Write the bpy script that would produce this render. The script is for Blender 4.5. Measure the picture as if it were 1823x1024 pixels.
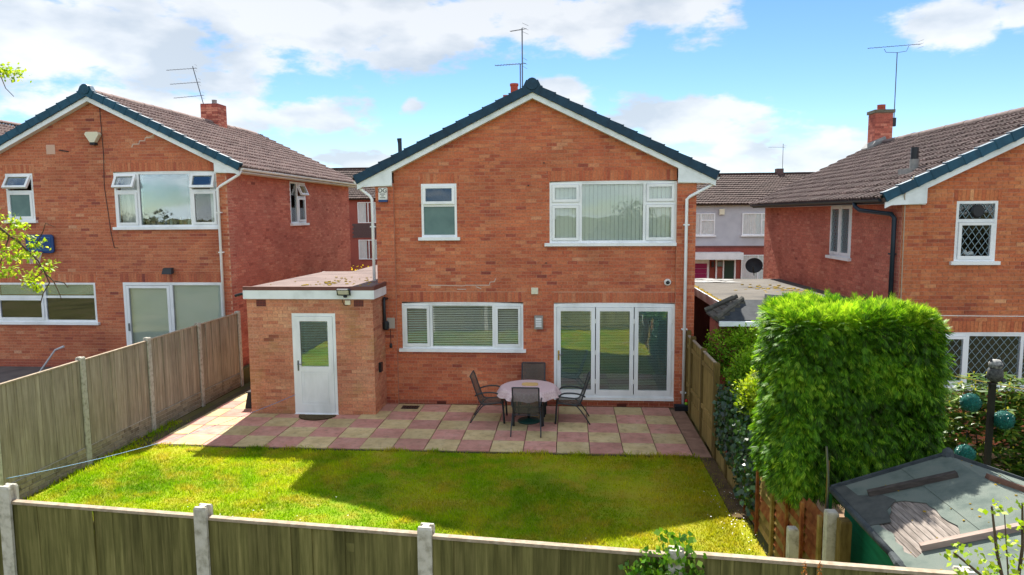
import bpy, math, random
import numpy as np
from mathutils import Vector, Matrix, noise as mnoise
from mathutils.geometry import tessellate_polygon

for o in list(bpy.data.objects):
    bpy.data.objects.remove(o)
SC = bpy.context.scene
LINK = SC.collection.objects.link
random.seed(11)
rng = np.random.default_rng(11)
R = math.radians

# ------------------------------------------------------------------ camera
CAM = Vector((0.0, 0.0, 4.25))
cam = bpy.data.cameras.new('camera')
cam.sensor_width = 36.0
cam.lens = 36.0 * 1234.2 / 1823.0
cam.clip_start = 0.1
cam.clip_end = 3000
camo = bpy.data.objects.new('camera', cam)
LINK(camo)
camo.matrix_world = (Matrix.Translation(CAM) @ Matrix.Rotation(R(4.756), 4, 'Z')
                     @ Matrix.Rotation(R(90 - 6.027), 4, 'X') @ Matrix.Rotation(R(-0.435), 4, 'Z'))
SC.camera = camo

# ------------------------------------------------------------------ sky
SUN = Vector((-0.065, 1.0, 1.075)).normalized()
W = bpy.data.worlds.new('World')
SC.world = W
W.use_nodes = True
wt = W.node_tree
for n in list(wt.nodes):
    wt.nodes.remove(n)


def wn(t, **k):
    n = wt.nodes.new(t)
    for a, b in k.items():
        setattr(n, a, b)
    return n


def wl(a, b):
    wt.links.new(a, b)


def wmath(op, a, b=None, c=None, clamp=False):
    n = wn('ShaderNodeMath', operation=op, use_clamp=clamp)
    for i, q in enumerate((a, b, c)):
        if q is None:
            continue
        if isinstance(q, (int, float)):
            n.inputs[i].default_value = q
        else:
            wl(q, n.inputs[i])
    return n.outputs[0]


sky = wn('ShaderNodeTexSky', sky_type='NISHITA', sun_disc=False)
sky.sun_elevation = math.asin(SUN.z)
sky.sun_rotation = math.atan2(SUN.x, SUN.y)
sky.altitude = 100
sky.air_density = .8
sky.dust_density = 0.0
sky.ozone_density = 2.2
tc = wn('ShaderNodeTexCoord')
sep = wn('ShaderNodeSeparateXYZ')
wl(tc.outputs['Generated'], sep.inputs[0])
az = wmath('ARCTAN2', sep.outputs[0], sep.outputs[1])
el = wmath('ARCSINE', sep.outputs[2])
cmb = wn('ShaderNodeCombineXYZ')
wl(az, cmb.inputs[0])
wl(el, cmb.inputs[1])
# warp so that cloud edges billow
n1 = wn('ShaderNodeTexNoise')
n1.inputs['Scale'].default_value = 9
n1.inputs['Detail'].default_value = 5
wl(tc.outputs['Generated'], n1.inputs['Vector'])
wv = wn('ShaderNodeVectorMath', operation='SUBTRACT')
wl(n1.outputs['Color'], wv.inputs[0])
wv.inputs[1].default_value = (.5, .5, .5)
ws = wn('ShaderNodeVectorMath', operation='MULTIPLY')
wl(wv.outputs[0], ws.inputs[0])
ws.inputs[1].default_value = (.10, .05, 0)
wa = wn('ShaderNodeVectorMath', operation='ADD')
wl(cmb.outputs[0], wa.inputs[0])
wl(ws.outputs[0], wa.inputs[1])
BLOBS = [(-.64, .215, .36, .10), (-.56, .135, .24, .045), (-.356, .26, .34, .085), (-.22, .232, .2, .05),
         (-.011, .262, .24, .06), (.135, .268, .11, .05), (-.361, .130, .10, .036), (.005, .145, .08, .05),
         (.15, .127, .17, .042), (.30, .080, .13, .032), (.461, .228, .08, .05), (.545, .225, .035, .028),
         (-.224, .146, .03, .014), (.10, .07, .2, .02), (-.25, .07, .2, .02)]
acc = None
for a, e, ra, re in BLOBS:
    s = wn('ShaderNodeVectorMath', operation='SUBTRACT')
    wl(wa.outputs[0], s.inputs[0])
    s.inputs[1].default_value = (a, e, 0)
    d = wn('ShaderNodeVectorMath', operation='MULTIPLY')
    wl(s.outputs[0], d.inputs[0])
    d.inputs[1].default_value = (1 / ra, 1 / re, 0)
    L = wn('ShaderNodeVectorMath', operation='LENGTH')
    wl(d.outputs[0], L.inputs[0])
    v = wmath('SUBTRACT', 1.0, L.outputs['Value'])
    acc = v if acc is None else wmath('MAXIMUM', acc, v)
# out-of-frame cumulus, its cover thickened to add fill light on the shaded walls
pl = wn('ShaderNodeVectorMath', operation='MULTIPLY')
wl(tc.outputs['Generated'], pl.inputs[0])
pl.inputs[1].default_value = (1, 1, 2.4)
n2 = wn('ShaderNodeTexNoise')
n2.inputs['Scale'].default_value = 3.0
n2.inputs['Detail'].default_value = 3
wl(pl.outputs[0], n2.inputs['Vector'])
gen = wmath('MULTIPLY_ADD', n2.outputs['Fac'], 4.0, -1.6)
azo = wmath('ABSOLUTE', wmath('ADD', az, .08))
out1 = wmath('MULTIPLY', wmath('SUBTRACT', azo, .66), 8.0, clamp=True)
out2 = wmath('MULTIPLY', wmath('SUBTRACT', el, .30), 9.0, clamp=True)
outm = wmath('MAXIMUM', out1, out2)
gen2 = wmath('MULTIPLY_ADD', outm, 3.0, -3.0)
acc = wmath('MAXIMUM', acc, wmath('ADD', gen, gen2))
n3 = wn('ShaderNodeTexNoise')
n3.inputs['Scale'].default_value = 13
n3.inputs['Detail'].default_value = 9
n3.inputs['Roughness'].default_value = .58
wl(pl.outputs[0], n3.inputs['Vector'])
den = wmath('ADD', acc, wmath('MULTIPLY_ADD', n3.outputs['Fac'], 1.9, -1.02))
mr = wn('ShaderNodeMapRange', interpolation_type='SMOOTHSTEP')
mr.inputs['From Min'].default_value = .02
mr.inputs['From Max'].default_value = .42
mr.inputs['To Max'].default_value = .92
wl(den, mr.inputs['Value'])
# cloud colour: white crowns, slightly grey where thick
n4 = wn('ShaderNodeTexNoise')
n4.inputs['Scale'].default_value = 7
n4.inputs['Detail'].default_value = 6
wl(pl.outputs[0], n4.inputs['Vector'])
cr = wn('ShaderNodeValToRGB')
cr.color_ramp.elements[0].position = .40
cr.color_ramp.elements[0].color = (1.6, 1.78, 1.98, 1)
cr.color_ramp.elements[1].position = .58
cr.color_ramp.elements[1].color = (2.36, 2.42, 2.48, 1)
wl(n4.outputs['Fac'], cr.inputs[0])
hs = wn('ShaderNodeHueSaturation')
hs.inputs['Saturation'].default_value = 1.16
hs.inputs['Value'].default_value = .41
wl(sky.outputs[0], hs.inputs['Color'])
mx = wn('ShaderNodeMix', data_type='RGBA')
wl(mr.outputs[0], mx.inputs[0])
wl(hs.outputs[0], mx.inputs[6])
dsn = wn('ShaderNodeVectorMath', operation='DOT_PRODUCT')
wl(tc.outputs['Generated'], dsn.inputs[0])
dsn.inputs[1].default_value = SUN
fill_gain = wmath('MULTIPLY_ADD', dsn.outputs['Value'], -.84, 1.66)  # clouds brightened away from the sun, added fill from behind the camera
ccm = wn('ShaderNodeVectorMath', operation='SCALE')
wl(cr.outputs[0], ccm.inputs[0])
wl(fill_gain, ccm.inputs['Scale'])
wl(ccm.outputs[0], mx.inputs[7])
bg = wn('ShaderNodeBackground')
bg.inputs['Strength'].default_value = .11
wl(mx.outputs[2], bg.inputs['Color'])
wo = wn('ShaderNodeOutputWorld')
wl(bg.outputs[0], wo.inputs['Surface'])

# ------------------------------------------------------------------ sun and exposure
sl = bpy.data.lights.new('sun', 'SUN')
sl.energy = 3.1
sl.angle = R(.55)
sl.color = (1, .95, .86)
so = bpy.data.objects.new('sun', sl)
LINK(so)
so.rotation_euler = SUN.to_track_quat('Z', 'Y').to_euler()
so.location = (0, 0, 40)
SC.view_settings.view_transform = 'Standard'
SC.view_settings.look = 'None'
SC.view_settings.gamma = 1
SC.view_settings.exposure = 1.92
SC.view_settings.use_curve_mapping = False
SC.render.engine = 'CYCLES'
SC.cycles.max_bounces = 6
SC.cycles.diffuse_bounces = 3
SC.cycles.glossy_bounces = 3
SC.cycles.transmission_bounces = 4
SC.cycles.transparent_max_bounces = 8
SC.cycles.caustics_reflective = False
SC.cycles.caustics_refractive = False
SC.cycles.use_denoising = True
SC.cycles.sample_clamp_indirect = 3.0
SC.cycles.use_adaptive_sampling = False
SC.cycles.blur_glossy = 1.0


# ------------------------------------------------------------------ materials
def lin(r, g=None, b=None):
    if g is None:
        g = b = r
    return tuple(((c / 255) / 12.92 if c / 255 <= .04045 else ((c / 255 + .055) / 1.055) ** 2.4) for c in (r, g, b))


class NT:
    def __init__(s, name):
        s.m = bpy.data.materials.new(name)
        s.m.use_nodes = True
        s.t = s.m.node_tree
        for n in list(s.t.nodes):
            s.t.nodes.remove(n)
        s.out = s.n('ShaderNodeOutputMaterial')

    def n(s, ty, **k):
        n = s.t.nodes.new(ty)
        for a, b in k.items():
            setattr(n, a, b)
        return n

    def l(s, a, b):
        s.t.links.new(a, b)

    def noise(s, scale, detail=4, stretch=None, rough=.55):
        g = s.n('ShaderNodeNewGeometry')
        v = g.outputs['Position']
        if stretch:
            m = s.n('ShaderNodeVectorMath', operation='MULTIPLY')
            s.l(v, m.inputs[0])
            m.inputs[1].default_value = stretch
            v = m.outputs[0]
        t = s.n('ShaderNodeTexNoise')
        t.inputs['Scale'].default_value = scale
        t.inputs['Detail'].default_value = detail
        t.inputs['Roughness'].default_value = rough
        s.l(v, t.inputs['Vector'])
        return t.outputs['Fac']

    def ramp(s, fac, stops):
        r = s.n('ShaderNodeValToRGB')
        e = r.color_ramp.elements
        while len(e) < len(stops):
            e.new(.5)
        for el_, (p, c) in zip(e, stops):
            el_.position = p
            el_.color = (*c, 1)
        s.l(fac, r.inputs[0])
        return r.outputs[0]

    def mix(s, fac, a, b, mode='MIX'):
        m = s.n('ShaderNodeMix', data_type='RGBA', blend_type=mode)
        for i, q in ((0, fac), (6, a), (7, b)):
            if isinstance(q, (int, float)):
                m.inputs[i].default_value = q
            elif isinstance(q, tuple):
                m.inputs[i].default_value = (*q, 1)
            else:
                s.l(q, m.inputs[i])
        return m.outputs[2]

    def bump(s, h, strength, dist=.01):
        b = s.n('ShaderNodeBump')
        b.inputs['Strength'].default_value = strength
        b.inputs['Distance'].default_value = dist
        s.l(h, b.inputs['Height'])
        return b.outputs[0]

    def attr(s, name='tone'):
        a = s.n('ShaderNodeAttribute', attribute_name=name)
        return a.outputs['Fac']

    def objrand(s):
        return s.n('ShaderNodeObjectInfo').outputs['Random']

    def bsdf(s, col, rough=.8, spec=.3, normal=None, metal=0, coat=0):
        b = s.n('ShaderNodeBsdfPrincipled')
        if isinstance(col, tuple):
            b.inputs['Base Color'].default_value = (*col, 1)
        else:
            s.l(col, b.inputs['Base Color'])
        if isinstance(rough, (int, float)):
            b.inputs['Roughness'].default_value = rough
        else:
            s.l(rough, b.inputs['Roughness'])
        b.inputs['Specular IOR Level'].default_value = spec
        b.inputs['Metallic'].default_value = metal
        b.inputs['Coat Weight'].default_value = coat
        if normal is not None:
            s.l(normal, b.inputs['Normal'])
        s.l(b.outputs[0], s.out.inputs['Surface'])
        return s.m


def stops(cols, lo=.3, hi=.7):
    n = len(cols)
    return [(lo + (hi - lo) * i / max(1, n - 1), c) for i, c in enumerate(cols)]


def mat(name, cols, sc=6, rough=.75, bump=0, bsc=40, spec=.3, stretch=None, metal=0, vary=0, tone=0, coat=0, detail=5):
    """base colours wandering with a world-space noise, optional per-object / per-piece variation"""
    t = NT(name)
    col = t.ramp(t.noise(sc, detail, stretch), stops(cols)) if len(cols) > 1 else tuple(cols[0])
    if vary or tone:
        f = t.objrand() if vary else t.attr()
        k = vary or tone
        col = t.mix(1.0, col, t.ramp(f, [(0, (1 - k,) * 3), (1, (1 + k * .6,) * 3)]), 'MULTIPLY')
    nm = t.bump(t.noise(bsc, 4, stretch), bump) if bump else None
    return t.bsdf(col, rough, spec, nm, metal, coat)


def brick_mat(name, ramp, lichen=None):
    t = NT(name)
    c = t.ramp(t.attr(), ramp)
    # within-brick mottling, and broad weathering
    c = t.mix(1.0, c, t.ramp(t.noise(26, 4), stops([(.74,) * 3, (1.0,) * 3, (1.2, 1.17, 1.12)])), 'MULTIPLY')
    c = t.mix(1.0, c, t.ramp(t.noise(1.1, 5), stops([(.80, .78, .78), (1, 1, 1), (1.12, 1.10, 1.04)])), 'MULTIPLY')
    # pale efflorescence / lime specks
    c = t.mix(t.ramp(t.noise(5.5, 6, rough=.7), [(.63, (0,) * 3), (.80, (.45,) * 3)]), c, lin(200, 170, 150))
    if lichen:
        c = t.mix(t.ramp(t.noise(1.6, 5), [(.50, (0,) * 3), (.72, (.55,) * 3)]), c, lichen)
    nm = t.bump(t.noise(120, 3), .35, .004)
    return t.bsdf(c, .88, .2, nm)


BR_MAIN = [(0.0, lin(140, 74, 64)), (.16, lin(166, 88, 70)), (.36, lin(186, 102, 74)), (.6, lin(196, 116, 83)),
           (.82, lin(203, 131, 96)), (1.0, lin(213, 156, 122))]
BR_SIDE = [(0.0, lin(152, 84, 74)), (.25, lin(184, 104, 88)), (.6, lin(201, 122, 103)), (1.0, lin(212, 146, 122))]
BR_EXT = [(0.0, lin(142, 84, 68)), (.2, lin(180, 112, 88)), (.5, lin(198, 133, 104)), (.8, lin(208, 153, 120)),
          (1.0, lin(215, 172, 138))]
M = {}
M['brick'] = brick_mat('orange_red_brick', BR_MAIN)
M['brick_side'] = brick_mat('plain_red_brick', BR_SIDE)
M['brick_left'] = brick_mat('pinkish_brick', [(p, (c[0] * .97, c[1] * 1.06, c[2] * 1.12)) for p, c in BR_MAIN])
M['brick_ext'] = brick_mat('buff_red_brick', BR_EXT, lin(150, 128, 78))
M['brick_right'] = brick_mat('warm_orange_brick', [(p, (c[0], c[1] * 1.05, c[2] * .92)) for p, c in BR_MAIN])
M['mortar'] = mat('mortar', [lin(190, 138, 114), lin(208, 160, 136)], 14, .95, .3, 90)
M['mortar_side'] = mat('mortar_side', [lin(176, 108, 90), lin(192, 130, 108)], 14, .95, .3, 90)
M['upvc'] = mat('white_upvc', [lin(218, 221, 222), lin(236, 239, 241), lin(242, 244, 245)], 2.2, .35, 0, spec=.45, stretch=(1, 1, .4))
M['fascia'] = mat('white_fascia', [lin(206, 212, 213), lin(230, 236, 239), lin(238, 243, 246)], 2.0, .4, 0, spec=.4)
M['blue_cap'] = mat('blue_grey_verge', [lin(22, 66, 88), lin(34, 84, 108)], 9, .5, .15, 60, vary=.18)
M['blue_cap_dark'] = mat('dark_blue_verge', [lin(18, 50, 70), lin(27, 65, 88)], 9, .5, .15, 60, vary=.15)
M['black'] = mat('black_plastic', [lin(28, 32, 38)], rough=.4, spec=.4)
M['gutter_black'] = mat('black_gutter', [lin(30, 44, 56), lin(38, 54, 66)], 5, .4)
M['concrete'] = mat('concrete_post', [lin(150, 145, 130), lin(192, 187, 174), lin(202, 198, 188)], 14, .9, .5, 150, vary=.1)
M['felt_pink'] = mat('pale_mineral_felt', [lin(100, 86, 84), lin(120, 104, 100), lin(130, 114, 110)], 1.6, .95, .5, 260)
M['felt_grey'] = mat('grey_felt', [lin(74, 72, 70), lin(96, 92, 86), lin(106, 102, 96)], 1.2, .95, .4, 200)
M['felt_green'] = mat('green_mineral_felt', [lin(86, 98, 92), lin(106, 116, 108), lin(114, 120, 112)], 5, .95, .6, 300)
M['brown_trim'] = mat('brown_roof_trim', [lin(104, 66, 60), lin(120, 80, 72)], 7, .7)
M['moss'] = mat('moss', [lin(120, 100, 30), lin(168, 140, 40)], 20, 1)
M['terracotta'] = mat('terracotta', [lin(150, 66, 52), lin(176, 86, 66)], 12, .8)
M['lead'] = mat('lead_flashing', [lin(112, 114, 114), lin(146, 146, 142)], 10, .6)
M['metal'] = mat('grey_metal', [lin(120, 124, 128)], rough=.4, metal=.8, spec=.5)
M['alu'] = mat('aerial_metal', [lin(96, 100, 106)], rough=.5, metal=.3)
M['dark'] = mat('dark_interior', [lin(70, 70, 72)], rough=.9)
M['soil'] = mat('bare_soil', [lin(64, 52, 36), lin(104, 84, 58)], 5, 1, .6, 40)
M['white'] = mat('white_paint', [lin(224, 224, 220)], rough=.5)
M['cream'] = mat('cream_plastic', [lin(220, 214, 190)], rough=.5)
M['brass'] = mat('brass', [lin(190, 160, 80)], rough=.35, metal=.8)
M['letter'] = mat('dark_lettering', [lin(40, 44, 50)], rough=.6)
M['deepblue'] = mat('deep_blue_plastic', [lin(24, 64, 120)], rough=.35, spec=.4)
M['render'] = mat('pale_grey_render', [lin(176, 178, 186), lin(190, 192, 198)], 2, .9)
M['maroon'] = mat('magenta_garage_door', [lin(150, 28, 84)], rough=.5)
M['stone_tile'] = mat('lichened_stone_tile', [lin(66, 66, 62), lin(104, 100, 92)], 9, .95, .4, 60, vary=.15)
M['slate'] = mat('hung_tile', [lin(84, 66, 66), lin(102, 82, 80)], 30, .8)


def tile_mat(name, cols, lich):
    t = NT(name)
    c = t.ramp(t.noise(3.2, 5), stops(cols))
    c = t.mix(1.0, c, t.ramp(t.attr(), [(0, (.72,) * 3), (1, (1.22,) * 3)]), 'MULTIPLY')
    c = t.mix(t.ramp(t.noise(9, 6, rough=.7), [(.56, (0,) * 3), (.72, (.7,) * 3)]), c, lich)
    return t.bsdf(c, .9, .2, t.bump(t.noise(160, 3), .4, .004))


M['tile'] = tile_mat('brown_concrete_tile', [lin(124, 104, 100), lin(148, 127, 120)], lin(176, 162, 146))
M['tile_r'] = tile_mat('mauve_brown_concrete_tile', [lin(104, 90, 88), lin(130, 114, 110)], lin(160, 150, 138))
M['tile_far'] = tile_mat('far_brown_tile', [lin(66, 52, 50), lin(86, 70, 66)], lin(112, 98, 88))


def glass_mat(name, tint, refl=1.0):
    t = NT(name)
    tr = t.n('ShaderNodeBsdfTransparent')
    tr.inputs[0].default_value = (*tint, 1)
    gl = t.n('ShaderNodeBsdfGlossy')
    gl.inputs['Roughness'].default_value = .015
    gl.inputs['Color'].default_value = (.92, .97, 1, 1)
    fr = t.n('ShaderNodeFresnel')
    fr.inputs['IOR'].default_value = 1.75
    nm = t.bump(t.noise(2.2, 2), .05, .02)
    t.l(nm, gl.inputs['Normal'])
    m = t.n('ShaderNodeMath', operation='MULTIPLY', use_clamp=True)
    t.l(fr.outputs[0], m.inputs[0])
    m.inputs[1].default_value = 2.4 * refl
    s = t.n('ShaderNodeMixShader')
    t.l(m.outputs[0], s.inputs[0])
    t.l(tr.outputs[0], s.inputs[1])
    t.l(gl.outputs[0], s.inputs[2])
    t.l(s.outputs[0], t.out.inputs['Surface'])
    return t.m


M['glass'] = glass_mat('window_glass', (.97, .995, .985), .3)
M['glass_far'] = glass_mat('far_window_glass', (.97, .99, 1), .12)
M['glass_refl'] = glass_mat('reflective_glass', (.86, .955, .955), .72)
M['frost'] = mat('frosted_glass', [lin(78, 110, 108), lin(100, 130, 126)], 2.5, .25, .25, 160, spec=.6)
M['blind'] = mat('pale_vertical_blind', [lin(232, 242, 230), lin(242, 248, 240)], 1.5, .8)
M['slat'] = mat('venetian_slat', [lin(226, 232, 230)], rough=.5)
M['curtain'] = mat('curtain', [lin(220, 224, 220), lin(234, 236, 232)], 4, .9)


def leaf_mat(name, cols, trans=.35, rough=.5, spec=.25, sc=3.0):
    t = NT(name)
    c = t.ramp(t.attr(), [(i / (len(cols) - 1), q) for i, q in enumerate(cols)])
    c = t.mix(1.0, c, t.ramp(t.noise(sc, 3), stops([(.78,) * 3, (1.0,) * 3, (1.18, 1.15, .95)])), 'MULTIPLY')
    b = t.n('ShaderNodeBsdfPrincipled')
    t.l(c, b.inputs['Base Color'])
    b.inputs['Roughness'].default_value = rough
    b.inputs['Specular IOR Level'].default_value = spec
    tl = t.n('ShaderNodeBsdfTranslucent')
    c2 = t.mix(1.0, c, (1.25, 1.2, .55), 'MULTIPLY')
    t.l(c2, tl.inputs[0])
    s = t.n('ShaderNodeMixShader')
    s.inputs[0].default_value = trans
    t.l(b.outputs[0], s.inputs[1])
    t.l(tl.outputs[0], s.inputs[2])
    t.l(s.outputs[0], t.out.inputs['Surface'])
    return t.m


def wood(name, cols, stretch=(6, 6, .7), sc=5, rough=.85, vary=.22, bump=.35):
    t = NT(name)
    g = t.n('ShaderNodeNewGeometry')
    m = t.n('ShaderNodeVectorMath', operation='MULTIPLY')
    t.l(g.outputs['Position'], m.inputs[0])
    m.inputs[1].default_value = stretch
    a = t.n('ShaderNodeVectorMath', operation='MULTIPLY_ADD')
    rnd = t.objrand()
    t.l(rnd, a.inputs[0])
    a.inputs[1].default_value = (37, 53, 71)
    t.l(m.outputs[0], a.inputs[2])
    nz = t.n('ShaderNodeTexNoise')
    nz.inputs['Scale'].default_value = sc
    nz.inputs['Detail'].default_value = 6
    nz.inputs['Roughness'].default_value = .6
    t.l(a.outputs[0], nz.inputs['Vector'])
    c = t.ramp(nz.outputs['Fac'], stops(cols, .28, .72))
    c = t.mix(1.0, c, t.ramp(rnd, [(0, (1 - vary,) * 3), (1, (1 + vary * .7,) * 3)]), 'MULTIPLY')
    c = t.mix(t.ramp(t.noise(1.7, 5), [(.5, (0,) * 3), (.75, (.35,) * 3)]), c, tuple(q * .8 for q in cols[0]))
    return t.bsdf(c, rough, .15, t.bump(nz.outputs['Fac'], bump, .01))


M['w_left'] = wood('weathered_grey_boards', [lin(132, 120, 102), lin(160, 148, 130), lin(180, 168, 150)], (7, 7, .5), 3.5, vary=.16)
M['w_near'] = wood('algae_stained_boards', [lin(76, 74, 42), lin(108, 104, 62), lin(136, 128, 82)], (7, 7, .45), 3.5, vary=.26)
M['w_cap'] = wood('capping', [lin(140, 124, 104), lin(186, 170, 150)], (3, 3, 3), 6, vary=.1)
M['w_right'] = wood('yellow_brown_boards', [lin(112, 92, 52), lin(150, 128, 76), lin(166, 142, 88)], (9, 9, .8), 4)
M['w_slat'] = wood('reddish_slats', [lin(92, 48, 26), lin(142, 82, 48), lin(168, 124, 70)], (2, 2, 2), 3, vary=.3)
M['w_slat_g'] = wood('mossy_slats', [lin(96, 84, 38), lin(136, 116, 62), lin(160, 128, 86)], (2, 2, 2), 3, vary=.25)
M['w_post'] = wood('timber_post', [lin(92, 76, 42), lin(132, 112, 68)], (5, 5, 1), 5)
M['w_grey'] = wood('bleached_plank', [lin(88, 80, 74), lin(136, 126, 118), lin(160, 150, 142)], (10, 1.0, 10), 4, vary=.25)
M['shed_green'] = wood('green_painted_board', [lin(14, 92, 70), lin(24, 116, 88)], (2, 1, 8), 3, .7, .12, .15)
M['batten'] = wood('dark_batten', [lin(58, 54, 52), lin(92, 84, 78)], (1, 6, 6), 4)
M['batten_pale'] = wood('pale_batten', [lin(150, 132, 122), lin(186, 166, 154)], (1, 6, 6), 4)
M['bark'] = mat('bark', [lin(66, 54, 44), lin(104, 88, 72)], 12, .95, .5, 60)
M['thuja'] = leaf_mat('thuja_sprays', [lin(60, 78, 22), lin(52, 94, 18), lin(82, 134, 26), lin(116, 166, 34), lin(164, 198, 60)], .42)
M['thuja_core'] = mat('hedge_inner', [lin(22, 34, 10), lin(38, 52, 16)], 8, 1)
M['shrub'] = leaf_mat('shrub_leaves', [lin(54, 96, 16), lin(96, 146, 24), lin(160, 196, 50)], .42)
M['shrub_y'] = leaf_mat('golden_shrub_leaves', [lin(64, 104, 16), lin(130, 160, 26), lin(190, 204, 60)], .4)
M['ivy'] = leaf_mat('ivy_leaves', [lin(18, 44, 26), lin(34, 70, 34), lin(74, 110, 60)], .15, .3, .6)
M['ivy_l'] = leaf_mat('light_ivy_leaves', [lin(50, 96, 16), lin(96, 146, 28), lin(160, 190, 80)], .35, .35, .45)
M['rhodo'] = leaf_mat('rhododendron_leaves', [lin(46, 80, 26), lin(92, 128, 40), lin(196, 186, 70)], .3, .4, .45)
M['fresh'] = leaf_mat('fresh_leaves', [lin(110, 150, 28), lin(160, 190, 40), lin(206, 214, 84)], .45)
M['reflwood'] = leaf_mat('distant_tree_foliage', [lin(60, 64, 40), lin(84, 82, 56), lin(108, 96, 72)], .2)
M['topiary'] = leaf_mat('artificial_topiary', [lin(6, 62, 56), lin(14, 92, 84), lin(40, 128, 112)], .05, .4, .4)

# ------------------------------------------------------------------ mesh building
class Fr:
    """a wall frame: u along, v up, n outward"""
    def __init__(s, O, U, N):
        s.O, s.U, s.N = Vector(O), Vector(U), Vector(N)

    def P(s, u, v, n=0.0):
        return s.O + s.U * u + s.N * n + Vector((0, 0, v))


class MB:
    def __init__(s):
        s.v, s.f, s.t = [], [], []

    def add(s, vs, fs, tone=0.0):
        b = len(s.v)
        s.v.extend(tuple(p) for p in vs)
        s.f.extend(tuple(b + i for i in f) for f in fs)
        s.t.extend([tone] * len(fs))
        return s

    def hexa(s, p, tone=0.0):           # p: 4 bottom (ccw from above) + 4 top
        return s.add(p, [(3, 2, 1, 0), (4, 5, 6, 7), (0, 1, 5, 4), (1, 2, 6, 5), (2, 3, 7, 6), (3, 0, 4, 7)], tone)

    def box(s, x0, x1, y0, y1, z0, z1, tone=0.0):
        return s.hexa([(x0, y0, z0), (x1, y0, z0), (x1, y1, z0), (x0, y1, z0),
                       (x0, y0, z1), (x1, y0, z1), (x1, y1, z1), (x0, y1, z1)], tone)

    def fbox(s, fr, u0, u1, v0, v1, n0, n1, tone=0.0):
        P = fr.P
        return s.hexa([P(u0, v0, n1), P(u1, v0, n1), P(u1, v0, n0), P(u0, v0, n0),
                       P(u0, v1, n1), P(u1, v1, n1), P(u1, v1, n0), P(u0, v1, n0)], tone)

    def ring(s, fr, u0, u1, v0, v1, w, n0, n1, wt=None, wb=None):
        wt = w if wt is None else wt
        wb = w if wb is None else wb
        s.fbox(fr, u0, u1, v0, v0 + wb, n0, n1)
        s.fbox(fr, u0, u1, v1 - wt, v1, n0, n1)
        s.fbox(fr, u0, u0 + w, v0 + wb, v1 - wt, n0, n1)
        s.fbox(fr, u1 - w, u1, v0 + wb, v1 - wt, n0, n1)
        return s

    def beam(s, a, b, w, h, up=(0, 0, 1), tone=0.0):
        a, b = Vector(a), Vector(b)
        d = (b - a).normalized()
        up = Vector(up)
        sd = d.cross(up)
        if sd.length < 1e-4:
            sd = d.cross(Vector((1, 0, 0)))
        sd.normalize()
        u = sd.cross(d)
        q = []
        for p in (a, b):
            q += [p - sd * w / 2 - u * h / 2, p + sd * w / 2 - u * h / 2, p + sd * w / 2 + u * h / 2, p - sd * w / 2 + u * h / 2]
        return s.add(q, [(0, 1, 2, 3), (7, 6, 5, 4), (0, 4, 5, 1), (1, 5, 6, 2), (2, 6, 7, 3), (3, 7, 4, 0)], tone)

    def tube(s, pts, r, n=8, cap=True, tone=0.0):
        pts = [Vector(p) for p in pts]
        rs = r if isinstance(r, (list, tuple)) else [r] * len(pts)
        base = len(s.v)
        prev = None
        for i, p in enumerate(pts):
            d = (pts[min(i + 1, len(pts) - 1)] - pts[max(i - 1, 0)]).normalized()
            if prev is None:
                x = d.cross(Vector((0, 0, 1)))
                if x.length < 1e-3:
                    x = d.cross(Vector((0, 1, 0)))
            else:
                x = prev - d * prev.dot(d)
            x.normalize()
            prev = x
            y = d.cross(x)
            for k in range(n):
                a = 2 * math.pi * k / n
                s.v.append(tuple(p + (x * math.cos(a) + y * math.sin(a)) * rs[i]))
        fs = []
        for i in range(len(pts) - 1):
            for k in range(n):
                k2 = (k + 1) % n
                fs.append((base + i * n + k, base + i * n + k2, base + (i + 1) * n + k2, base + (i + 1) * n + k))
        if cap:
            fs.append(tuple(base + k for k in reversed(range(n))))
            fs.append(tuple(base + (len(pts) - 1) * n + k for k in range(n)))
        s.f += fs
        s.t += [tone] * len(fs)
        return s

    def lathe(s, prof, c=(0, 0, 0), n=20, tone=0.0):
        c = Vector(c)
        base = len(s.v)
        for r, z in prof:
            for k in range(n):
                a = 2 * math.pi * k / n
                s.v.append((c.x + r * math.cos(a), c.y + r * math.sin(a), c.z + z))
        fs = []
        for i in range(len(prof) - 1):
            for k in range(n):
                k2 = (k + 1) % n
                fs.append((base + i * n + k, base + i * n + k2, base + (i + 1) * n + k2, base + (i + 1) * n + k))
        fs.append(tuple(base + k for k in reversed(range(n))))
        fs.append(tuple(base + (len(prof) - 1) * n + k for k in range(n)))
        s.f += fs
        s.t += [tone] * len(fs)
        return s

    def prism(s, pts, y0, y1, tone=0.0):        # polygon in x,z extruded along y
        n = len(pts)
        v = [(x, y0, z) for x, z in pts] + [(x, y1, z) for x, z in pts]
        fs = [tuple(range(n)), tuple(reversed(range(n, 2 * n)))]
        fs += [((i + 1) % n, i, n + i, n + (i + 1) % n) for i in range(n)]
        return s.add(v, fs, tone)

    def mesh(s, name, mt, smooth=False):
        me = bpy.data.meshes.new(name)
        me.from_pydata(s.v, [], s.f)
        me.materials.append(mt)
        if any(s.t):
            a = me.attributes.new('tone', 'FLOAT', 'FACE')
            a.data.foreach_set('value', np.array(s.t, dtype=np.float32))
        if smooth:
            me.polygons.foreach_set('use_smooth', np.ones(len(me.polygons), dtype=bool))
        me.update()
        return me

    def build(s, name, mt, parent=None, kind=None, smooth=False, loc=None):
        return put(name, s.mesh(name, mt, smooth), parent, kind, loc)


def put(name, me, parent=None, kind=None, loc=None, rot=None):
    o = bpy.data.objects.new(name, me)
    LINK(o)
    if parent is not None:
        o.parent = parent
    if kind:
        o['kind'] = kind
    if loc is not None:
        o.location = loc
    if rot is not None:
        o.rotation_euler = rot
    return o


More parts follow.
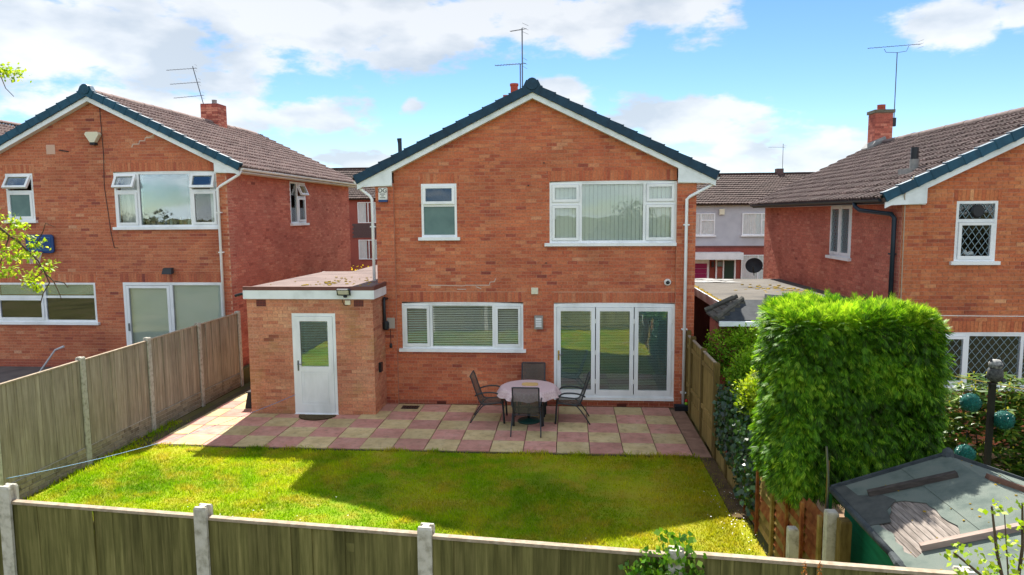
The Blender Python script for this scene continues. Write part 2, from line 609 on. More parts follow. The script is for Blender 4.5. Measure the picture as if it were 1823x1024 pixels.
def tag(o, label, cat, group=None, kind=None):
    o['label'] = label
    o['category'] = cat
    if group:
        o['group'] = group
    if kind:
        o['kind'] = kind
    return o


def empty(name, loc, label, cat, group=None, rz=0):
    o = bpy.data.objects.new(name, None)
    LINK(o)
    o.location = loc
    o.rotation_euler = (0, 0, rz)
    return tag(o, label, cat, group)


def big_mesh(name, verts, nper, mt, tone=None, parent=None, kind=None, smooth=False):
    """verts (n,nper,3) -> one mesh of n separate nper-gons, fast"""
    n = len(verts)
    me = bpy.data.meshes.new(name)
    me.vertices.add(n * nper)
    me.vertices.foreach_set('co', np.ascontiguousarray(verts, dtype=np.float32).ravel())
    me.loops.add(n * nper)
    me.loops.foreach_set('vertex_index', np.arange(n * nper, dtype=np.int32))
    me.polygons.add(n)
    me.polygons.foreach_set('loop_start', np.arange(0, n * nper, nper, dtype=np.int32))
    me.polygons.foreach_set('loop_total', np.full(n, nper, dtype=np.int32))
    me.materials.append(mt)
    if tone is not None:
        a = me.attributes.new('tone', 'FLOAT', 'FACE')
        a.data.foreach_set('value', np.asarray(tone, dtype=np.float32))
    me.update(calc_edges=True)
    me.validate()
    return put(name, me, parent, kind)


def unit(a):
    return a / np.maximum(np.linalg.norm(a, axis=1, keepdims=True), 1e-9)


def leaf_quads(P, D, Nn, L, Wd, fold=.15):
    """rhombic leaves from base P along D, facing Nn"""
    D = unit(D)
    S = unit(np.cross(D, Nn))
    N2 = np.cross(S, D)
    L = np.asarray(L)[:, None]
    Wd = np.asarray(Wd)[:, None]
    mid = P + D * L * .45 + N2 * L * fold
    return np.stack([P, mid + S * Wd / 2, P + D * L, mid - S * Wd / 2], axis=1)


def rand_dirs(n):
    return unit(rng.normal(size=(n, 3)))


def text_part(body, size, mt, parent, loc, rot, name='lettering'):
    cu = bpy.data.curves.new(name, 'FONT')
    cu.body = body
    cu.size = size
    cu.extrude = .002
    cu.align_x = 'CENTER'
    cu.align_y = 'CENTER'
    t = bpy.data.objects.new(name, cu)
    LINK(t)
    dg = bpy.context.evaluated_depsgraph_get()
    me = bpy.data.meshes.new_from_object(t.evaluated_get(dg))
    bpy.data.objects.remove(t)
    me.materials.clear()
    me.materials.append(mt)
    return put(name, me, parent, None, loc, rot)

# ------------------------------------------------------------------ ground, lawn, patio
GX0, GX1 = -8.4, 2.56                     # side boundaries of the garden


def ground_sheet():
    xs = [-900, -60, -25, GX0 - .02, GX0 + .02, GX1 - .02, GX1 + .02, 25, 60, 900]
    zs = [.3, .3, .3, .3, -.08, -.08, -.5, -.5, -.5, -.5]
    ys = [-900, -60, 0, 30, 60, 1500]
    mb = MB()
    vs = [(x, y, z) for y in ys for x, z in zip(xs, zs)]
    n = len(xs)
    fs = [(j * n + i, j * n + i + 1, (j + 1) * n + i + 1, (j + 1) * n + i) for j in range(len(ys) - 1) for i in range(n - 1)]
    mb.add(vs, fs)
    return mb.build('ground', mat('rough_ground', [lin(74, 70, 40), lin(98, 96, 52), lin(112, 100, 70)], .8, 1, .3, 30))


tag(ground_sheet(), 'rough grass and earth ground around the houses', 'ground', kind='structure')


def lawn_colour(t):
    c = t.ramp(t.noise(.55, 4), [(.30, lin(102, 148, 16)), (.47, lin(134, 172, 20)), (.58, lin(170, 186, 32)), (.72, lin(196, 190, 52))])
    c = t.mix(t.ramp(t.noise(2.3, 4), [(.44, (0,) * 3), (.66, (.8,) * 3)]), c, lin(182, 166, 60))
    c = t.mix(t.ramp(t.noise(.8, 3), [(.30, (.6,) * 3), (.44, (0,) * 3)]), c, lin(84, 128, 16))
    # worn, yellower turf by the right-hand fence
    g = t.n('ShaderNodeNewGeometry')
    sx = t.n('ShaderNodeSeparateXYZ')
    t.l(g.outputs['Position'], sx.inputs[0])
    mrn = t.n('ShaderNodeMapRange')
    mrn.inputs['From Min'].default_value = -1.2
    mrn.inputs['From Max'].default_value = 2.4
    mrn.inputs['To Max'].default_value = .62
    t.l(sx.outputs[0], mrn.inputs['Value'])
    mm = t.n('ShaderNodeMath', operation='MULTIPLY', use_clamp=True)
    t.l(mrn.outputs[0], mm.inputs[0])
    q = t.ramp(t.noise(1.3, 4), [(.30, (.3,) * 3), (.62, (1.,) * 3)])
    t.l(q, mm.inputs[1])
    return t.mix(mm.outputs[0], c, lin(184, 160, 48))


t = NT('lawn_turf')
lawn_m = t.bsdf(t.mix(.35, lawn_colour(t), lin(96, 92, 34)), .95, .1, t.bump(t.noise(60, 4), .6, .02))
lawn = MB()
LY0, LY1 = 4.0, 12.06
nx, ny = 44, 34
vs = []
for j in range(ny + 1):
    for i in range(nx + 1):
        x = GX0 + .12 + (GX1 - GX0 - .2) * i / nx
        y = LY0 + (LY1 - LY0) * j / ny
        vs.append((x, y, -.045 + .03 * mnoise.noise((x * .5, y * .5, 0))))
lawn.add(vs, [(j * (nx + 1) + i, j * (nx + 1) + i + 1, (j + 1) * (nx + 1) + i + 1, (j + 1) * (nx + 1) + i)
              for j in range(ny) for i in range(nx)])
tag(lawn.build('lawn', lawn_m, smooth=True), 'back garden lawn turf, yellowed in patches', 'lawn', kind='structure')

t = NT('grass_blades')
c = t.mix(1.0, lawn_colour(t), t.ramp(t.attr(), [(0, (.66, .72, .6)), (1, (1.3, 1.25, 1.1))]), 'MULTIPLY')
b = t.n('ShaderNodeBsdfDiffuse')
t.l(c, b.inputs[0])
b2 = t.n('ShaderNodeBsdfTranslucent')
t.l(t.mix(1.0, c, (1.2, 1.2, .6), 'MULTIPLY'), b2.inputs[0])
ms = t.n('ShaderNodeMixShader')
ms.inputs[0].default_value = .4
t.l(b.outputs[0], ms.inputs[1])
t.l(b2.outputs[0], ms.inputs[2])
t.l(ms.outputs[0], t.out.inputs['Surface'])
M['grass'] = t.m


def grass(name, n, x0, x1, y0, y1, h, w, z=-.045, keep=None):
    P = np.stack([rng.uniform(x0, x1, n), rng.uniform(y0, y1, n), np.full(n, z)], 1)
    if keep is not None:
        P = P[keep(P)]
        n = len(P)
    a = rng.uniform(0, 2 * np.pi, n)
    s = np.stack([np.cos(a), np.sin(a), np.zeros(n)], 1) * (w * rng.uniform(.6, 1.3, n))[:, None]
    lean = rng.normal(size=(n, 3)) * np.array([.35, .35, 0])
    tip = P + (np.array([0, 0, 1.0]) + lean) * (h * rng.uniform(.45, 1.25, n))[:, None]
    cl_ = np.sin(P[:, 0] * 7.3 + 2 * np.sin(P[:, 1] * 3.1)) * np.sin(P[:, 1] * 6.1 + 2 * np.sin(P[:, 0] * 4.3)) + .7 * np.sin(P[:, 0] * 17 + P[:, 1] * 13) * np.sin(P[:, 1] * 19 - P[:, 0] * 5)
    tip = P + (tip - P) * (1 + .28 * cl_)[:, None]
    return big_mesh(name, np.stack([P - s, P + s, tip], 1), 3, M['grass'], np.clip(.5 + .22 * cl_ + rng.normal(0, .2, n), 0, 1))


def worn(P):
    d = 2.5 - P[:, 0]
    keep = rng.random(len(P)) < np.clip(d / .32, .15, 1)
    return keep & (rng.random(len(P)) < np.clip((P[:, 0] + 8.36) / .25, .1, 1))


tag(grass('grass_blades', 230000, GX0 + .08, GX1 - .04, 4.6, 12.1, .042, .0075, keep=worn),
    'short mown grass covering the back garden lawn', 'grass', kind='stuff')
# longer tufts against the left fence and the right one
tuft_l = grass('fence_foot_grass', 5000, GX0 + .05, GX0 + .5, 8.5, 13.6, .065, .010, keep=lambda P: rng.random(len(P)) < .5 - .9 * (P[:, 0] - GX0 - .05))
tag(tuft_l, 'longer unmown grass along the foot of the left fence', 'grass', kind='stuff')

edge = grass('patio_edge_grass', 5200, GX0 + .35, 2.4, 11.98, 12.13, .075, .009, z=-.04, keep=lambda P: rng.random(len(P)) < .35 + .65 * np.sin(P[:, 0] * 5 + 2 * np.sin(P[:, 0] * 2.3)))
tag(edge, 'ragged grass growing over the front edge of the patio slabs', 'grass', kind='stuff')

# flower petals / clover specks strewn over the grass
pn = 200
pp = np.concatenate([np.stack([rng.normal(-4.6, .9, 60), rng.normal(8.6, .6, 60)], 1), np.stack([rng.normal(.6, .7, 70), rng.normal(7.9, .4, 70)], 1),
                     np.stack([rng.normal(2.25, .16, 70), rng.uniform(7.2, 10.5, 70)], 1)])
pp = np.concatenate([pp, np.full((pn, 1), -.005) + rng.random((pn, 1)) * .02], 1)
pp[:, 0] = np.clip(pp[:, 0], -8, 2.45)
tag(big_mesh('fallen_petals', leaf_quads(pp, rand_dirs(pn) * [1, 1, .15], np.tile([0, 0, 1.], (pn, 1)), rng.uniform(.015, .03, pn), rng.uniform(.01, .022, pn)),
             4, M['white'], rng.random(pn)), 'white petals scattered on the lawn grass', 'petals', kind='stuff')

# patio of pink and buff slabs
patio = MB().box(GX0 + .32, 2.50, 12.05, 15.2, -.10, -.022).box(GX0 + .32, -6.9, 15.2, 22, -.10, -.022)
patio = tag(patio.build('patio', mat('patio_bedding', [lin(66, 66, 40), lin(96, 86, 66)], 12, .95, .4, 90)),
            'chequered pink and buff slab patio behind the house', 'patio', kind='structure')
SLABM = []
t_cols = {'pink': [lin(176, 122, 112), lin(198, 145, 132), lin(206, 158, 146)], 'buff': [lin(184, 162, 118), lin(204, 183, 138), lin(212, 194, 152)],
          'red': [lin(164, 92, 86), lin(190, 116, 108)]}
for k, cs in t_cols.items():
    t = NT('slab_' + k)
    c = t.ramp(t.noise(2.6, 6, rough=.65), stops(cs))
    c = t.mix(1.0, c, t.ramp(t.objrand(), [(0, (.84,) * 3), (1, (1.1,) * 3)]), 'MULTIPLY')
    c = t.mix(t.ramp(t.noise(7, 6, rough=.7), [(.50, (0,) * 3), (.78, (.7,) * 3)]), c, lin(112, 98, 80))
    c = t.mix(t.ramp(t.noise(.9, 5), [(.42, (0,) * 3), (.7, (.28,) * 3)]), c, lin(120, 110, 84))
    M['slab_' + k] = t.bsdf(c, .9, .2, t.bump(t.noise(90, 4), .3, .004))


def slab_mesh(w, d, mt):
    g, h, bv = .006, .045, .006
    mb = MB()
    x, y = w / 2 - g, d / 2 - g
    lo = [(-x, -y, -h), (x, -y, -h), (x, y, -h), (-x, y, -h)]
    mi = [(-x, -y, -bv), (x, -y, -bv), (x, y, -bv), (-x, y, -bv)]
    hi = [(-x + bv, -y + bv, 0), (x - bv, -y + bv, 0), (x - bv, y - bv, 0), (-x + bv, y - bv, 0)]
    mb.add(lo + mi + hi, [(8, 9, 10, 11)] + [(i, (i + 1) % 4, 4 + (i + 1) % 4, 4 + i) for i in range(4)]
           + [(4 + i, 4 + (i + 1) % 4, 8 + (i + 1) % 4, 8 + i) for i in range(4)])
    return mb.mesh('slab', mt)


SL = .603
slab_me = {}
for i in range(17):
    xr = 2.18 - i * SL
    xl = max(xr - SL, -7.86)
    nrows = 5 if xr - .3 > -4.2 else (4 if xr - .3 > -6.9 else 13)
    for r in range(nrows):
        y0 = 12.08 + r * SL
        d = SL
        if nrows == 4 and r == 3:
            d = 14.17 - y0
        w = xr - xl
        if w < .1 or d < .1:
            continue
        col = 'pink' if (i + r) % 2 == 0 else 'buff'
        if col == 'pink' and i < 2 and random.random() < .4:
            col = 'red'
        if nrows == 13 and r > 5:
            col = random.choice(['pink', 'buff'])
        key = (round(w, 2), round(d, 2), col)
        if key not in slab_me:
            slab_me[key] = slab_mesh(w, d, M['slab_' + col])
        put('slab', slab_me[key], patio, None, (xr - w / 2, y0 + d / 2, random.uniform(-.004, .004)),
            (random.gauss(0, .004), random.gauss(0, .004), random.gauss(0, .003)))
# concrete strip between the slabs and the right-hand fence
for a, b_ in ((12.02, 13.1), (13.12, 14.0), (14.02, 15.0)):
    MB().box(2.195, 2.49, a, b_, -.05, -.012).build('concrete_strip', mat('pinkish_concrete', [lin(120, 92, 78), lin(158, 126, 108)], 4, .95, .4, 60), patio)
# earth bed at the right end of the lawn, left garden paving, right garden paving
tag(MB().box(2.3, 2.52, 9.6, 12.03, -.06, -.018).build('soil_bed', M['soil']), 'strip of bare dark soil by the right fence', 'soil', kind='structure')
tag(MB().box(-20, GX0 - .1, 14.2, 17.2, .2, .32).build('neighbour_patio', mat('grey_paving', [lin(84, 80, 80), lin(112, 106, 102)], 2, .9)),
    'dark grey paving behind the left neighbour house', 'paving', kind='structure')
tag(MB().box(2.8, 14, 10.2, 14.4, -.6, -.47).build('neighbour_terrace', mat('brown_paving', [lin(116, 92, 70), lin(150, 124, 98)], 1.5, .9)),
    'brown paving behind the right neighbour house', 'paving', kind='structure')

# ------------------------------------------------------------------ bricks
BRICK_ME = {}
NT_TONES = 14


def brick_mesh(w, h, tone, mt, proud=.0):
    x, z = w / 2, h / 2
    y0, y1 = -proud, .014
    return MB().add([(-x, y1, -z), (x, y1, -z), (x, y1, z), (-x, y1, z), (-x, y0, -z), (x, y0, -z), (x, y0, z), (-x, y0, z)],
                    [(4, 5, 6, 7), (0, 1, 5, 4), (1, 2, 6, 5), (2, 3, 7, 6), (3, 0, 4, 7)], max(tone, .001)).mesh('brick', mt)


def rect_minus(rects, b):
    out = []
    for (u0, u1, v0, v1) in rects:
        bu0, bu1, bv0, bv1 = b
        if bu0 >= u1 or bu1 <= u0 or bv0 >= v1 or bv1 <= v0:
            out.append((u0, u1, v0, v1))
            continue
        if bu0 > u0:
            out.append((u0, bu0, v0, v1))
        if bu1 < u1:
            out.append((bu1, u1, v0, v1))
        a, c = max(u0, bu0), min(u1, bu1)
        if bv0 > v0:
            out.append((a, c, v0, bv0))
        if bv1 < v1:
            out.append((a, c, bv1, v1))
    return [q for q in out if q[1] - q[0] > .02 and q[3] - q[2] > .014]


def tone_at(p, seed):
    k = .52 + .135 * random.gauss(0, 1) + .16 * mnoise.noise(Vector((p.x * .9, p.y * .9, p.z * 2.4)) + Vector((seed, 0, 0)))
    if random.random() < .06:
        k -= .2
    return min(1, max(.001, k))


def brick_wall(root, fr, Wd, v0, top, openings, soldiers, mt, mortar, nparts=0, thick=.24, seed=0, darkdpc=0, name='wall', phase=0):
    """mortar backing (the wall part) with every brick laid on it; nparts of them are objects of their own"""
    def tf(u):
        for (a, ta), (b, tb) in zip(top, top[1:]):
            if a - 1e-6 <= u <= b + 1e-6:
                return ta + (tb - ta) * (u - a) / (b - a)
        return top[-1][1]
    mb = MB()
    br = sorted(set([round(q, 5) for q in [0, Wd] + [a for a, _ in top] + [o[0] for o in openings] + [o[1] for o in openings] if -1e-6 <= q <= Wd + 1e-6]))
    P = fr.P
    for a, b in zip(br, br[1:]):
        if b - a < 1e-4:
            continue
        cur = v0
        segs = []
        for o in sorted([o for o in openings if o[0] < b - 1e-5 and o[1] > a + 1e-5], key=lambda o: o[2]):
            if o[2] > cur:
                segs.append((cur, o[2], o[2]))
            cur = max(cur, o[3])
        segs.append((cur, tf(a), tf(b)))
        for lo, ha, hb in segs:
            if max(ha, hb) - lo < .01:
                continue
            n1, n0 = -.006, -thick
            mb.hexa([P(a, lo, n1), P(b, lo, n1), P(b, lo, n0), P(a, lo, n0), P(a, ha, n1), P(b, hb, n1), P(b, hb, n0), P(a, ha, n0)])
    wall = mb.build(name, mortar, root)
    items = []
    vmax = max(v for _, v in top)
    blocks = list(openings) + [s[:4] for s in soldiers]
    r = 0
    v = v0
    while v < vmax:
        c = -1
        while True:
            ua = c * .225 - (.1125 if (r + phase) % 2 else 0) + .005
            c += 1
            if ua > Wd:
                break
            rects = [(max(0, ua), min(Wd, ua + .215), v + .005, v + .070)]
            if rects[0][1] - rects[0][0] < .03:
                continue
            for bk in blocks:
                rects = rect_minus(rects, bk)
            for q in rects:
                if (q[2] + q[3]) / 2 > tf((q[0] + q[1]) / 2) - .01:
                    continue
                items.append((q, 0))
        r += 1
        v += .075
    for s0, s1, sv0, sv1, *rest in soldiers:
        n = int(round((s1 - s0) / .075))
        st = (s1 - s0) / n
        for i in range(n):
            items.append(((s0 + i * st + .004, s0 + (i + 1) * st - .004, sv0 + .004, sv1 - .004), 1))
    full = [(i, q, k) for i, (q, k) in enumerate(items) if (k == 1) or (q[1] - q[0] > .21 and q[3] - q[2] > .06)]
    base = root.location
    full.sort(key=lambda z: (z[2] == 0, ((base + P((z[1][0] + z[1][1]) / 2, (z[1][2] + z[1][3]) / 2)) - CAM).length))
    chosen = set(z[0] for z in full[:nparts])
    ang = math.atan2(fr.U.y, fr.U.x)
    rest = MB()
    for i, (q, k) in enumerate(items):
        cu, cv = (q[0] + q[1]) / 2, (q[2] + q[3]) / 2
        p = P(cu, cv)
        tn = tone_at(p + base, seed)
        if darkdpc and cv < v0 + darkdpc:
            tn = max(.001, tn * .45)
        pr = random.uniform(0, .0035)
        if i in chosen:
            ti = int(tn * (NT_TONES - 1) + .5)
            key = (round(q[1] - q[0], 3), round(q[3] - q[2], 3), ti, mt.name)
            if key not in BRICK_ME:
                BRICK_ME[key] = brick_mesh(q[1] - q[0], q[3] - q[2], ti / (NT_TONES - 1), mt, .002)
            put('brick', BRICK_ME[key], wall, None, p, (random.gauss(0, .006), 0, ang))
        else:
            u0, u1, a, b = q
            rest.add([P(u0, a, -.012), P(u1, a, -.012), P(u1, b, -.012), P(u0, b, -.012), P(u0, a, pr), P(u1, a, pr), P(u1, b, pr), P(u0, b, pr)],
                     [(4, 5, 6, 7), (0, 1, 5, 4), (1, 2, 6, 5), (2, 3, 7, 6), (3, 0, 4, 7)], tn)
    if rest.f:
        rest.build('brickwork', mt, wall, 'stuff')
    return wall


# ------------------------------------------------------------------ windows and doors
FW = .05


def rotv(fr, v_h, n_h, ang):
    """frame points turned outwards about a horizontal hinge (top hung sash)"""
    class G:
        @staticmethod
        def P(u, v, n=0.0):
            dv, dn = v - v_h, n - n_h
            c, s = math.cos(ang), math.sin(ang)
            return fr.P(u, v_h + dv * c + dn * s, n_h + dn * c - dv * s)
    return G


def pane(fr, u0, u1, v0, v1, n, parent, mt='glass', name='pane'):
    return MB().fbox(fr, u0, u1, v0, v1, n - .003, n + .003).build(name, M[mt], parent)


def window(root, fr, u0, u1, v0, v1, vm=(), cells=(), sill=None, glass='glass', arch=0, name='window'):
    """vm: mullions (u,v0,v1) and hm transoms given through cells: (u0,u1,v0,v1,type,angle)"""
    f = MB()
    f.ring(fr, u0, u1, v0, v1, FW, -.07, .004)
    for m in vm:
        if m[0] == 'v':
            f.fbox(fr, m[1] - .03, m[1] + .03, m[2], m[3], -.07, .002)
        else:
            f.fbox(fr, m[2], m[3], m[1] - .03, m[1] + .03, -.07, .003)
    if arch:                      # shallow cambered head filler above the frame
        n = 16
        P = fr.P
        for i in range(n):
            a, b = u0 + (u1 - u0) * i / n, u0 + (u1 - u0) * (i + 1) / n
            ha = v1 + arch * (1 - (2 * i / n - 1) ** 2)
            hb = v1 + arch * (1 - (2 * (i + 1) / n - 1) ** 2)
            f.hexa([P(a, v1, .012), P(b, v1, .012), P(b, v1, -.07), P(a, v1, -.07), P(a, ha, .012), P(b, hb, .012), P(b, hb, -.07), P(a, ha, -.07)])
    w = f.build(name, M['upvc'], root)
    for c in cells:
        a, b, lo, hi, ty = c[:5]
        ang = c[5] if len(c) > 5 else 0
        gm = c[6] if len(c) > 6 else glass
        if ty == 'fixed':
            pane(fr, a, b, lo, hi, -.03, w, gm)
        else:
            g = rotv(fr, hi, .0, ang) if ang else fr
            MB().ring(g, a - .015, b + .015, lo - .015, hi + .015, .058, -.035, .030).build('sash', M['upvc'], w)
            pane(g, a + .043, b - .043, lo + .043, hi - .043, .0, w, gm)
    if sill:
        MB().fbox(fr, sill[0], sill[1], v0 - .07, v0, -.07, .085).build('sill', M['upvc'], w)
    return w


def vblind(parent, fr, u0, u1, v0, v1, n=-.085, w=.09, mt='blind', ang=.2):
    mb = MB()
    k = int((u1 - u0) / (w * .98))
    for i in range(k):
        c = u0 + (i + .5) * (u1 - u0) / k
        du, dn = w / 2 * math.cos(ang), w / 2 * math.sin(ang)
        P = fr.P
        mb.hexa([P(c - du, v0, n + dn), P(c + du, v0, n - dn), P(c + du, v0, n - dn - .002), P(c - du, v0, n + dn - .002),
                 P(c - du, v1, n + dn), P(c + du, v1, n - dn), P(c + du, v1, n - dn - .002), P(c - du, v1, n + dn - .002)])
    return mb.build('vertical_blind', M[mt], parent, 'stuff')


def hblind(parent, fr, u0, u1, v0, v1, n=-.06, sp=.040, d=.026, tilt=.75):
    mb = MB()
    v = v0
    P = fr.P
    while v < v1:
        dv = d * math.sin(tilt)
        dn = d * math.cos(tilt)
        mb.hexa([P(u0, v - dv / 2, n + dn / 2), P(u1, v - dv / 2, n + dn / 2), P(u1, v + dv / 2, n - dn / 2), P(u0, v + dv / 2, n - dn / 2),
                 P(u0, v - dv / 2 + .002, n + dn / 2), P(u1, v - dv / 2 + .002, n + dn / 2), P(u1, v + dv / 2 + .002, n - dn / 2), P(u0, v + dv / 2 + .002, n - dn / 2)])
        v += sp
    return mb.build('venetian_blind', M['slat'], parent, 'stuff')


def curtain(parent, fr, u0, u1, v0, v1, n=-.2, mt='curtain', amp=.03, pitch=.11):
    mb = MB()
    k = max(8, int((u1 - u0) / pitch * 6))
    pts = [(u0 + (u1 - u0) * i / k, n + amp * math.sin(i / 6 * 2 * math.pi) + amp * .4 * math.sin(i * .7)) for i in range(k + 1)]
    vs = [fr.P(u, v0, q) for u, q in pts] + [fr.P(u, v1, q) for u, q in pts]
    mb.add(vs, [(i, i + 1, k + 2 + i, k + 1 + i) for i in range(k)])
    return mb.build('curtain', M[mt], parent, smooth=True)


def lattice(parent, fr, u0, u1, v0, v1, n, du=.15, dv=.22):
    """diamond lead lattice on a leaded light"""
    mb = MB()
    for sgn in (1, -1):
        k = -40
        while k < 60:
            # line: v = sgn*(u-u0)*dv/du + v0 + k*dv
            pts = []
            sl_ = sgn * dv / du
            for uu in (u0, u1):
                vv = sl_ * (uu - u0) + v0 + k * dv
                if v0 <= vv <= v1:
                    pts.append((uu, vv))
            for vv in (v0, v1):
                uu = u0 + (vv - v0 - k * dv) / sl_
                if u0 < uu < u1:
                    pts.append((uu, vv))
            k += 1
            if len(pts) >= 2 and math.hypot(pts[0][0] - pts[1][0], pts[0][1] - pts[1][1]) > .03:
                mb.beam(fr.P(pts[0][0], pts[0][1], n), fr.P(pts[1][0], pts[1][1], n), (.008), .008, up=fr.N.cross(Vector((0, 0, 1))))
    return mb.build('lead_lattice', mat('lead_came', [lin(140, 162, 172)], rough=.5), parent)


# ------------------------------------------------------------------ roofs
def tile_geom(w=.30, ln=.36, lift=.044, th=.036):
    prof = [(0, .004), (.05, 0), (.11, 0), (.135, .022), (.165, .022), (.19, 0), (.25, 0), (.275, .022), (.30, .022)]
    prof = [(x * w / .3, z) for x, z in prof]
    v = []
    for x, z in prof:
        v += [(x, 0, lift + z - th - .008), (x, 0, lift + z), (x, ln, z - .004)]
    f = []
    for i in range(len(prof) - 1):
        a, b = i * 3, i * 3 + 3
        f += [(a, b, b + 1, a + 1), (a + 1, b + 1, b + 2, a + 2)]
    return v, f


def tiled_slope(root, O, U, V, length, slope, mt, nparts=0, name='roof', exposure=.315, wtile=.30, thick=.09, board=True):
    """U along the eave, V up the slope (unit, root-local)"""
    O, U, V = Vector(O), Vector(U), Vector(V)
    N = U.cross(V).normalized()
    mb = MB()
    if board:
        q = [O + N * -.01, O + U * length + N * -.01, O + U * length + V * slope + N * -.01, O + V * slope + N * -.01]
        mb.hexa([p - N * thick for p in q] + q)
    roof = mb.build(name, mt, root) if board else root
    tv, tf_ = tile_geom(wtile, exposure + .06)
    rows = int(math.ceil(slope / exposure - .12))
    cols = int(length / wtile)
    wt_ = length / cols
    sx = wt_ / wtile
    rot = Matrix((U, V, N)).transposed()
    cells = []
    for r in range(rows):
        for c in range(cols):
            p = O + V * (r * exposure - .03) + U * (c * wt_)
            cells.append((r, c, p))
    base = root.location
    order = sorted(range(len(cells)), key=lambda i: (base + cells[i][2] - CAM).length)
    ch = set(order[:nparts])
    mes = []
    if nparts:
        for k in range(8):
            mes.append(MB().add([(x * sx, y, z) for x, y, z in tv], tf_, .12 * k + .05).mesh('roof_tile', mt))
    rest = MB()
    for i, (r, c, p) in enumerate(cells):
        tn = min(1, max(.01, random.gauss(.5, .22)))
        yj, zj = random.uniform(-.01, .01) - (.03 if random.random() < .02 else 0), random.uniform(0, .008)
        if i in ch:
            o = put('roof_tile', mes[min(7, int(tn * 8))], roof)
            o.matrix_local = Matrix.Translation(p + V * yj + N * zj) @ rot.to_4x4()
        else:
            rest.add([p + U * (x * sx) + V * (y + yj) + N * (z + zj) for x, y, z in tv], tf_, tn)
    if rest.f:
        rest.build('roof_tiling', mt, roof, 'stuff')
    return roof


def ridge_tiles(root, p0, length, mt, parent, ln=.45, r=.125):
    prof = [(r * math.cos(a), r * .8 * math.sin(a)) for a in [math.pi * i / 8 for i in range(9)]]
    mb = MB()
    n = len(prof)
    vs = [(x, 0, z) for x, z in prof] + [(x * .97, ln - .008, z * .97) for x, z in prof]
    mb.add(vs, [(i, i + 1, n + i + 1, n + i) for i in range(n - 1)] + [tuple(range(n))], .5)
    me = mb.mesh('ridge_tile', mt)
    k = int(length / ln)
    for i in range(k):
        put('ridge_tile', me, parent, None, (p0[0] + random.uniform(-.006, .006), p0[1] + i * ln, p0[2] + random.uniform(-.006, .008)))


# ------------------------------------------------------------------ the estate house
HW, SLP, ZA = 3.48, .4886, 6.70           # half width, roof slope, apex of the brickwork
CS, SN = 1 / math.hypot(1, SLP), SLP / math.hypot(1, SLP)
DEPTH = 10.0


